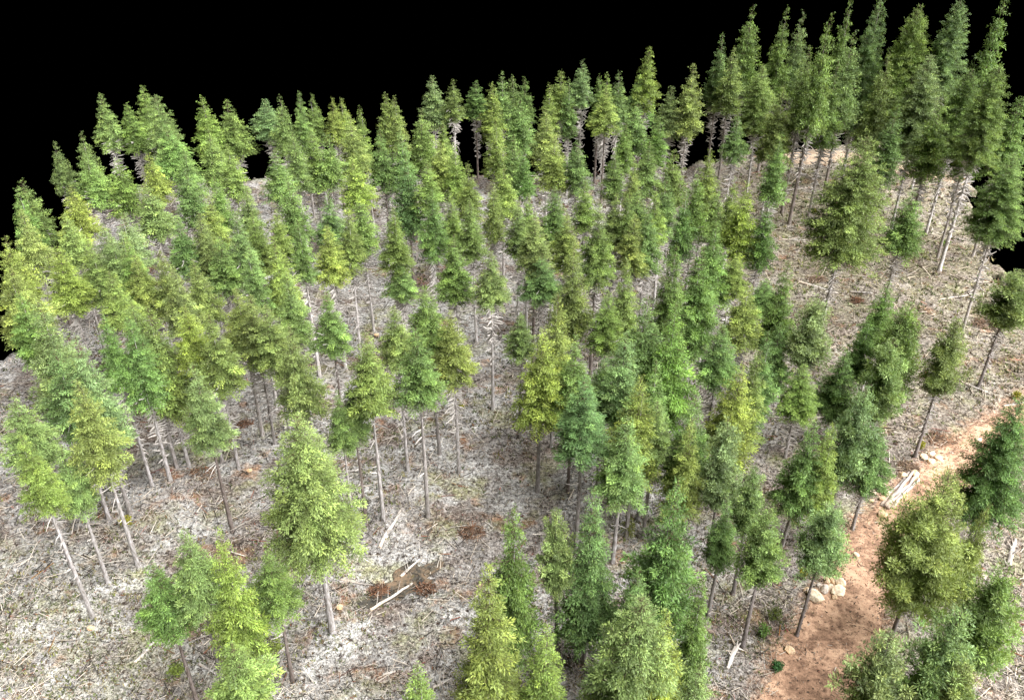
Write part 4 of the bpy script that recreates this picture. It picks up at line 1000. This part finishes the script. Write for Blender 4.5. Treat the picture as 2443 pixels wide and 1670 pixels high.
W_, G_, B_ = (.62, .60, .58), (.42, .40, .385), (.28, .24, .21)
LOGS = [
    (8, 232, 968, 8, 520, 775, .17, 'white bare log lying across the dark burnt hollow', W_),
    (8, 440, 735, 8, 572, 638, .16, 'short white log just beyond the dark burnt hollow', W_),
    (8, 300, 560, 8, 440, 322, .20, 'bleached white log below the two long white trunks', W_),
    (8, 30, 765, 8, 300, 790, .09, 'thin grey pole left of the dark burnt hollow', G_),
    (7, 915, 1340, 7, 1060, 1172, .15, 'pale slanting log under the lower-left clump of firs', W_),
    (7, 1340, 1330, 7, 1450, 1395, .12, 'short pale log right of the lower-left clump', W_),
    (4, 1560, 1075, 4, 1830, 1142, .15, 'grey broken log below the dark left clump', G_),
    (6, 798, 350, 6, 1065, 442, .22, 'long white log crossing behind the thick dark trunk', W_),
    (6, 1150, 416, 6, 1295, 440, .20, 'short thick grey log right of the thick dark trunk', G_),
    (6, 870, 130, 6, 1000, 124, .14, 'grey log behind the thick dark trunk, far side', G_),
    (6, 1235, 126, 6, 1330, 116, .14, 'short dark-edged log behind the large olive fir', B_),
    (6, 690, 62, 6, 850, 68, .10, 'thin pale pole lying level by the dense cluster, upper right', W_),
    (6, 1745, 472, 6, 2005, 436, .09, 'thin white pole left of the smooth grey leaning trunk', W_),
    (6, 2050, 395, 6, 2185, 465, .16, 'upper of two crossed logs right of the grey leaning trunk', W_),
    (6, 2055, 415, 6, 2165, 535, .14, 'lower of two crossed logs right of the grey leaning trunk', G_),
    (6, 1895, 1025, 6, 2090, 1105, .15, 'pale log right of the leaning olive pine', W_),
    (6, 610, 1245, 6, 740, 1275, .13, 'left piece of a broken white log below the green pines', W_),
    (6, 780, 1285, 6, 975, 1335, .15, 'right piece of a broken white log below the green pines', W_),
    (6, 2185, 1175, 6, 2330, 1150, .14, 'grey log by the upper bend of the dirt road', G_),
    (6, 730, 1345, 6, 860, 1335, .07, 'thin pale stick by the broken white log', W_),
    (6, 1450, 1340, 6, 1540, 1360, .09, 'small pale stick above the log pile', W_),
    (8, 2000, 560, 8, 2095, 648, .07, 'thin white stick right of the layered bottom-centre fir', W_),
    (8, 1775, 1268, 8, 1838, 1305, .09, 'short white stick at the foot of the layered fir', W_),
    (8, 655, 1495, 8, 785, 1438, .14, 'pale pink-grey log near the small bottom edge fir', W_),
    (8, 320, 1412, 8, 405, 1400, .14, 'short bleached log left of the small bottom edge fir', W_),
    (9, 2110, 1275, 9, 2275, 1410, .13, 'grey log in the lower right corner behind the pines', G_),
    (9, 560, 1270, 9, 575, 1400, .05, 'thin white stick near the bottom by the dirt road', W_),
    (9, 330, 1285, 9, 560, 1275, .06, 'thin white pole at the foot of the twiggy pine', W_),
    (2, 1270, 1190, 2, 1390, 1195, .12, 'pale log at the far edge of the site, centre', W_),
    (3, 560, 1290, 3, 860, 1285, .14, 'pale log among brush left of the white trunk, upper right', W_),
    (5, 860, 640, 5, 900, 655, .14, 'small brown log beside the pale trunk at centre', B_),
    (5, 975, 632, 5, 1045, 625, .12, 'dark log beside the long grey trunk at centre', B_),
]
for i, (t0, xa, ya, t1, xb, yb, r, lab, c) in enumerate(LOGS):
    lay_log(tl(t0, xa, ya), tl(t1, xb, yb), r * .74, lab, 900 + i, c, group='fallen logs scattered on the slope', stubs=4 if r > .12 else 2)
# three logs laid side by side at the road
for i, (xa, ya, xb, yb, r, up, lab) in enumerate([(1355, 288, 1545, 58, .13, .03, 'leftmost log of the pile beside the dirt road'),
                                                  (1378, 300, 1572, 62, .15, .14, 'upper middle log of the pile beside the dirt road'),
                                                  (1398, 308, 1592, 84, .14, .03, 'lower middle log of the pile beside the dirt road'),
                                                  (1424, 306, 1612, 104, .13, .03, 'rightmost log of the pile beside the dirt road')]):
    lay_log(tl(9, xa, ya), tl(9, xb, yb), r, lab, 960 + i, (.42 + .03 * i, .39 + .03 * i, .38 + .03 * i), stubs=0, group='log pile by the road', taper=.85, lift=up)
lay_log(tl(9, 380, 1255), tl(9, 318, 1395), .20, 'white root snag lying at the bottom left of the dirt road', 970, W_, 'root_snag', 3, 7, cat='snag')
lay_log(tl(9, 2215, 690), tl(9, 2262, 500), .22, 'grey root snag by the right edge above the corner pines', 971, G_, 'root_snag', 4, 7, cat='snag')


def boulder(px, w, label, seed, color, flat=.72):
    g = np.random.default_rng(seed)
    import bmesh
    bm = bmesh.new()
    bmesh.ops.create_icosphere(bm, subdivisions=3, radius=1)
    planes = [(v / np.linalg.norm(v), g.uniform(.62, .9)) for v in g.normal(0, 1, (11, 3))]
    for v in bm.verts:
        p = np.array(v.co)
        for nn, dd in planes:
            s = p @ nn
            if s > dd:
                p = p - nn * (s - dd) * .92
        p *= 1 + .05 * math.sin(p[0] * 9 + seed) * math.sin(p[1] * 8) + g.normal(0, .012)
        v.co = p * (1, .85, flat)
    me = bpy.data.meshes.new('boulder'); bm.to_mesh(me); bm.free()
    for p in me.polygons:
        p.use_smooth = False
    me.materials.append(ROCK)
    x, y = px
    o = link('boulder', me, None, (x, y, gz1(x, y) + w * flat * .38))
    o.scale = (w, w, w); o.rotation_euler = (g.normal(0, .15), g.normal(0, .15), g.random() * 6.28)
    o.color = (*color, 1)
    return tag(o, label, 'rock', 'pale boulders and stones beside the dirt road')


TAN, CRM, GRY = (.66, .52, .37), (.80, .71, .58), (.66, .63, .61)
for i, (t, x, y, w, lab, c) in enumerate([
    (9, 905, 910, .66, 'largest cream boulder against the grey pine trunk', CRM),
    (9, 1062, 868, .56, 'cream boulder standing out on the dirt road', CRM),
    (9, 1072, 805, .50, 'cream rock behind the boulder on the dirt road', CRM),
    (9, 1030, 795, .36, 'brown-shaded rock at the top of the boulder group', TAN),
    (9, 1008, 838, .34, 'small pale rock between the two largest boulders', CRM),
    (9, 975, 860, .42, 'white-grey rock right of the largest boulder', GRY),
    (9, 945, 925, .30, 'small cream rock at the right foot of the largest boulder', CRM),
    (9, 1040, 905, .26, 'small tan rock just below the boulder on the dirt road', TAN),
    (9, 1100, 845, .24, 'small dark-edged tan rock right of the boulder on the road', TAN),
    (9, 990, 795, .28, 'small tan rock at the upper left of the boulder group', TAN),
    (9, 940, 830, .24, 'small white rock behind the largest boulder', GRY),
    (9, 1190, 610, .26, 'small cream stone on the road bend below the thin snag trunk', CRM),
    (9, 1300, 205, .30, 'cream stone in the brush left of the log pile', CRM),
    (9, 1290, 255, .24, 'small tan stone farther left of the log pile', TAN),
    (9, 860, 870, .30, 'small tan rock left behind the largest boulder', TAN),
    (9, 735, 1262, .42, 'tan rock on the left verge of the lower dirt road', TAN),
    (9, 1392, 205, .40, 'round cream rock left of the log pile, midway', CRM),
    (9, 1500, 82, .40, 'tan rock left of the far end of the log pile', TAN),
    (9, 1588, 68, .42, 'tan rock at the far end of the log pile', TAN),
    (9, 1365, 245, .30, 'small tan rock near the log pile, left side', TAN),
    (9, 1365, 345, .40, 'tan rock just below the near end of the log pile', TAN),
    (9, 2140, 130, .62, 'pale grey rock right of the dirt road under dark branches', GRY),
    (6, 1645, 1535, .38, 'leftmost cream stone in the row above the log pile', CRM),
    (6, 1700, 1560, .40, 'lowest cream stone in the row above the log pile', CRM),
    (6, 1752, 1535, .38, 'rightmost cream stone in the row above the log pile', CRM),
    (6, 1700, 1510, .34, 'uppermost cream stone in the row above the log pile', CRM),
    (6, 2024, 1400, .32, 'lone cream stone on the edge of the upper dirt road', CRM),
    (6, 2160, 1290, .42, 'orange-tan rock at the upper end of the dirt road', TAN),
    (6, 2270, 1250, .36, 'brown rock near the right edge at the upper road', TAN),
    (7, 617, 1105, .26, 'single tan stone in the debris at the lower left', TAN),
    (4, 2155, 1165, .34, 'orange-tan stone beside a white trunk right of the dark clump', TAN),
]):
    boulder(tl(t, x, y), w * 1.05, lab, 1000 + i, c)


def brush_pile(px, r, label, seed, cols, n=170, tall=.55, name='brush_pile'):
    g = np.random.default_rng(seed)
    x, y = px
    a = g.random(n) * 6.283; rr = r * np.sqrt(g.random(n))
    P = np.stack([np.cos(a) * rr, np.sin(a) * rr * .8, g.random(n) * tall * np.clip(1 - rr / r, .15, 1)], 1)
    b = g.random(n) * 6.283; e = g.normal(.15, .35, n); ln = g.uniform(.3, 1.0, n)
    D = np.stack([np.cos(b) * np.cos(e), np.sin(b) * np.cos(e), np.sin(e)], 1) * ln[:, None]
    rad = g.uniform(.015, .045, n)
    V, q, own = tubes(P - D * .5, P + D * .5, rad, rad * .4, 3)
    V[:, 2] = np.maximum(V[:, 2], -.05)
    C = np.array(cols)[g.integers(0, len(cols), n)] * g.uniform(.7, 1.3, (n, 1))
    T = np.concatenate([C, np.ones((n, 1))], 1)[own]
    me = mesh_from(name, V, q, TWIG, T)
    o = link(name, me, None, (x, y, gz1(x, y)))
    return tag(o, label, 'brush pile', 'brown heaps of dead branches', 'stuff' if False else None)


RUST = [(.22, .11, .06), (.30, .15, .085), (.14, .07, .045), (.33, .24, .18), (.10, .07, .05)]
BRN = [(.16, .10, .07), (.27, .18, .12), (.40, .30, .22), (.1, .07, .05)]
for i, (t, x, y, r, lab, c) in enumerate([
    (6, 1190, 478, .95, 'rust-red heap of dead branches right of the thick dark trunk', RUST),
    (6, 930, 345, 1.2, 'dark brown brush heap behind the long white log', BRN),
    (6, 1770, 1395, 1.6, 'brown brush heap above the dirt road, below the leaning pine', BRN + RUST[:2]),
    (6, 2050, 640, 1.3, 'olive-brown brush heap right of the smooth grey trunk', BRN),
    (4, 1650, 1312, .9, 'rust-brown heap among pale trunks at the left', RUST),
    (7, 1360, 60, 1.2, 'brown tangle below the dark left clump of firs', BRN + RUST[:1]),
    (5, 1875, 1330, .6, 'small dark brown heap right of the layered teal-green fir', BRN),
    (8, 620, 830, .8, 'rust-brown heap at the right end of the burnt hollow', RUST),
    (8, 290, 820, .7, 'rust-brown heap at the left end of the burnt hollow', RUST),
    (6, 2240, 1330, 1.1, 'dark brown brush heap at the upper end of the dirt road', BRN + RUST[:1]),
    (8, 920, 460, 1.0, 'orange-brown heap behind the dark bottom-centre fir', RUST + BRN),
    (9, 1540, 20, 1.0, 'dark brown tangle at the far end of the log pile', BRN),
]):
    brush_pile(tl(t, x, y), r, lab, 1100 + i, c)


def stump(px, r, h, label, seed):
    g = np.random.default_rng(seed)
    x, y = px
    root = bpy.data.objects.new('tree_stump', None); COL.objects.link(root); root.location = (x, y, gz1(x, y) - .05)
    n = 12; V = []
    for hh, k in ((0, 1.5), (h * .25, 1.15), (h * .7, 1.0), (h, .97)):
        for j in range(n):
            a = 6.283 * j / n; rr = r * k * (1 + g.normal(0, .06))
            V.append((math.cos(a) * rr, math.sin(a) * rr, hh))
    q = [(i * n + k, i * n + (k + 1) % n, (i + 1) * n + (k + 1) % n, (i + 1) * n + k) for i in range(3) for k in range(n)]
    b = link('bark', mesh_from('stump_bark', np.array(V), np.array(q), LOGM, None, True), root); b.color = (.25, .21, .18, 1)
    me = bpy.data.meshes.new('cut_face')
    ring = [(v[0], v[1], h + .004) for v in V[-n:]]
    me.from_pydata(ring + [(0, 0, h + .03)], [], [(k, (k + 1) % n, n) for k in range(n)]); me.materials.append(LOGM)
    c = link('cut_face', me, root); c.color = (.62, .46, .30, 1)
    tag(root, label, 'stump', 'sawn stumps')


for i, (t, x, y, lab) in enumerate([(7, 1692, 55, 'sawn stump with tan top left of the biggest foreground fir'),
                                    (4, 590, 525, 'sawn stump with tan top between firs at far left'),
                                    (5, 280, 720, 'sawn stump with orange top below the pale double trunk'),
                                    (8, 30, 960, 'low orange-topped stump left of the burnt hollow'),
                                    (6, 1215, 700, 'orange-topped stump below the rust-red heap')]):
    stump(tl(t, x, y), .27, .3, lab, 1200 + i)

# ------------------------------------------------------------------ shrubs
def shrub(px, h, r, label, seed, color):
    g = np.random.default_rng(seed)
    x, y = px
    root = bpy.data.objects.new('shrub', None); COL.objects.link(root); root.location = (x, y, gz1(x, y))
    n = 9; a = g.random(n) * 6.283; rr = r * g.uniform(.2, .8, n)
    P1 = np.stack([np.cos(a) * rr, np.sin(a) * rr, h * g.uniform(.55, .95, n)], 1)
    V, q, own = tubes(np.zeros((n, 3)) - np.array([[0, 0, .05]]), P1, np.full(n, .018), np.full(n, .006), 3)
    T = np.tile(np.array([[.22, .18, .14, 1.]]), (len(V), 1))
    link('stems', mesh_from('stems', V, q, TWIG, T), root)['kind'] = 'stuff'
    m = 420
    u = g.normal(0, 1, (m, 3)); u /= np.linalg.norm(u, axis=1, keepdims=True)
    pos = u * (g.random((m, 1)) ** .4) * np.array([[r, r, h * .46]]) * (1 + .25 * np.sin(u[:, :1] * 5 + seed)) + np.array([[0, 0, h * .56]])
    d = g.normal(0, 1, (m, 3)); d /= np.linalg.norm(d, axis=1, keepdims=True)
    lt = np.cross(d, g.normal(0, 1, (m, 3))); lt /= np.linalg.norm(lt, axis=1, keepdims=True)
    ln = g.uniform(.1, .2, (m, 1))
    V = np.stack([pos, pos + d * ln * .5 + lt * ln * .28, pos + d * ln, pos + d * ln * .5 - lt * ln * .28], 1).reshape(-1, 3)
    b = np.arange(m)[:, None] * 4
    A = np.ones((m, 4, 4)); A[:, :, 0] = g.uniform(.7, 1.3, (m, 1)); A[:, :, 1] = g.uniform(0, .5, (m, 1)); A[:, :, 2] = 0
    f = link('foliage', mesh_from('foliage', V, b + np.array([[0, 1, 2, 3]]), FOL, A.reshape(-1, 4)), root)
    f.color = (*color, 1)
    tag(root, label, 'shrub', 'low shrubs and saplings')


YEL, GRN = (.24, .24, .03), (.09, .17, .04)
for i, (t, x, y, h, r, lab, c) in enumerate([
    (7, 860, 410, 1.1, .45, 'yellow shrub beside the pale leaning trunks at left', YEL),
    (7, 1890, 1010, 1.7, .75, 'yellow shrub between the biggest fir and the lower-left clump', YEL),
    (7, 1870, 1260, 1.4, .6, 'lime shrub left of the foot of the biggest fir', (.18, .24, .06)),
    (9, 560, 1170, 1.2, .45, 'green shrub at the foot of the twiggy pine', GRN),
    (9, 650, 1395, .8, .35, 'small dark green shrub on the left verge of the lower road', (.04, .12, .04)),
    (9, 825, 770, .9, .32, 'small yellow shrub left of the boulders', YEL),
    (9, 640, 1050, 1.0, .5, 'olive shrub left of the grey pine trunk', (.09, .12, .03)),
    (8, 1980, 500, 1.8, .6, 'yellow-green shrub right of the layered bottom-centre fir', (.15, .18, .04)),
    (6, 1625, 1465, 1.0, .35, 'yellow shrub at the foot of the leaning olive pine', YEL),
    (6, 1790, 85, .5, .8, 'low bright green shrub by the leaning brown trunk', (.16, .26, .06)),
    (5, 840, 1240, 1.3, .45, 'yellow sapling at the foot of the middle trio', YEL),
    (6, 740, 735, 1.2, .7, 'dark green bush behind the light green pine', (.04, .09, .03)),
    (7, 1200, 1400, .8, .5, 'lime shrub below the lower-left clump', (.16, .22, .05)),
    (6, 2270, 1125, .9, .4, 'yellow shrub near the right edge above the dirt road', YEL),
    (3, 905, 1450, .5, .35, 'small yellow shrub right of the white trunk, upper right', YEL),
    (4, 1440, 600, .9, .5, 'low green shrub inside the dark left clump', GRN),
]):
    shrub(tl(t, x, y), h, r, lab, 1300 + i, c)

# ------------------------------------------------------------------ slash: uncountable twigs, and ground cover
def in_view(g, n):
    """Random ground points, evenly spread over the part of the site the photograph shows (and a margin)."""
    out = []
    while sum(len(a) for a in out) < n:
        px = g.uniform(-200, 2640, n); py = g.uniform(330, 1850, n)
        u, v = (px - 1221.5) / F, (835 - py) / F
        t = -50 / (-ST + v * CT)
        x, y = u * t, (CT + v * ST) * t
        m = inside(x, y, EDGE)
        out.append(np.stack([x[m], y[m]], 1))
    return np.concatenate(out)[:n]


def off_road(P, keep):
    d1, _ = seg_dist(P[:, 0], P[:, 1], ROAD); d2, _ = seg_dist(P[:, 0], P[:, 1], FAR_ROAD)
    dp = np.hypot((P[:, 0] - PIT[0]) / 2.6, (P[:, 1] - PIT[1]) / 1.8)
    g = np.random.default_rng(5)
    k = np.clip(keep + (np.minimum(d1 - 1.2, d2 - 2.4)) / 2.2, keep, 1)
    return g.random(len(P)) < k


def build_slash(n=150000):
    g = np.random.default_rng(77)
    P = in_view(g, n)
    dens = vnoise(P[:, 0] / 4.5, P[:, 1] / 4.5, 51) * .6 + vnoise(P[:, 0] / 1.4, P[:, 1] / 1.4, 52) * .4
    P = P[(g.random(len(P)) < np.clip(dens * 2.4 - .45 + .35 * np.clip((P[:, 0] - 12) / 20, 0, 1), .12, 1)) & off_road(P, .75)]
    n = len(P)
    dist = np.sqrt(P[:, 0] ** 2 + P[:, 1] ** 2 + 2500)
    big = g.random(n)
    ln = (.10 + .26 * g.random(n) + 1.5 * (big > .95) * g.random(n)) * (dist / 75) ** .5
    rad = np.where(big > .94, g.uniform(.022, .045, n), g.uniform(.010, .026, n)) * (dist / 75) ** .7
    d1, _ = seg_dist(P[:, 0], P[:, 1], ROAD)
    onroad = d1 < 2.2
    ln = np.where(onroad, np.minimum(ln * .45, .3), ln)
    dir0 = vnoise(P[:, 0] / 7, P[:, 1] / 7, 53) * 6.28
    yaw = dir0 + g.normal(0, 1.3, n)
    el = g.normal(.04, .3, n)
    D = np.stack([np.cos(yaw) * np.cos(el), np.sin(yaw) * np.cos(el), np.sin(el)], 1) * ln[:, None]
    C = np.stack([P[:, 0], P[:, 1], gz(P[:, 0], P[:, 1]) + rad + np.abs(D[:, 2]) * .35 + g.random(n) * .14], 1)
    V, q, own = tubes(C - D * .5, C + D * .5, rad, rad * g.uniform(.35, .9, n), 3)
    k = g.random(n)
    tone = np.where(k < .5, g.uniform(.5, .76, n), np.where(k < .68, g.uniform(.3, .5, n), g.uniform(.02, .10, n)))
    warm = np.where(k > .93, .55, g.uniform(.86, .97, n))
    red = np.clip((P[:, 0] - 5) / 40, 0, 1) * .08
    T = np.stack([tone * 1.02, tone * (warm * .5 + .48) - tone * red * .5, tone * (warm * .9) - tone * red, tone * 0 + 1], 1)
    T[k > .93, :3] = np.stack([g.uniform(.18, .42, n), g.uniform(.08, .2, n), g.uniform(.04, .1, n)], 1)[k > .93]
    dp = np.hypot((P[:, 0] - PIT[0]) / 2.8, (P[:, 1] - PIT[1]) / 2.0)
    burnt = (onroad & (g.random(n) < .7)) | ((dp < 1) & (g.random(n) < .8))
    T[burnt, :3] *= .16
    me = mesh_from('slash', V, q, TWIG, T[own])
    tag(link('slash', me), 'bleached twigs and broken branches strewn over the ground', 'debris', kind='stuff')


def build_cover(n=26000):
    g = np.random.default_rng(78)
    P = in_view(g, n)
    dens = vnoise(P[:, 0] / 6, P[:, 1] / 6, 61)
    mossy = np.clip(1.4 - np.hypot(P[:, 0] + 30, P[:, 1] - 34) / 14, 0, .7) + np.clip(1.3 - np.hypot(P[:, 0] - 52, P[:, 1] - 100) / 34, 0, .6)
    P = P[(g.random(len(P)) < np.clip((dens - .42) * 4, .06, 1) + mossy) & off_road(P, .08)]
    n = len(P)
    m = 6
    bi = np.repeat(np.arange(n), m); k = len(bi)
    dist = (np.sqrt(P[:, 0] ** 2 + P[:, 1] ** 2 + 2500) / 75)[bi]
    a = g.random(k) * 6.283
    base = np.stack([P[bi, 0] + g.normal(0, .12, k), P[bi, 1] + g.normal(0, .12, k)], 1)
    z = gz(base[:, 0], base[:, 1]) - .02
    h = g.uniform(.08, .26, k) * dist; w = g.uniform(.03, .075, k) * dist
    lean = g.uniform(.3, 1.2, k) * h
    p0 = np.stack([base[:, 0] - np.sin(a) * w, base[:, 1] + np.cos(a) * w, z], 1)
    p1 = np.stack([base[:, 0] + np.sin(a) * w, base[:, 1] - np.cos(a) * w, z], 1)
    p2 = np.stack([base[:, 0] + np.cos(a) * lean, base[:, 1] + np.sin(a) * lean, z + h], 1)
    V = np.stack([p0, p1, p2], 1).reshape(-1, 3)
    c = np.array([(.11, .14, .04), (.17, .19, .06), (.24, .22, .11), (.07, .095, .035), (.13, .09, .05)])
    T = (c[g.integers(0, 5, n)] * g.uniform(.7, 1.3, (n, 1)))[bi]
    T = np.concatenate([np.repeat(T, 3, 0), np.ones((3 * k, 1))], 1)
    me = mesh_from('ground_cover', V, np.arange(3 * k).reshape(-1, 3), TUFT, T)
    tag(link('ground_cover', me), 'thin olive grass and moss tufts between the twigs', 'grass', kind='stuff')


build_slash()
build_cover()
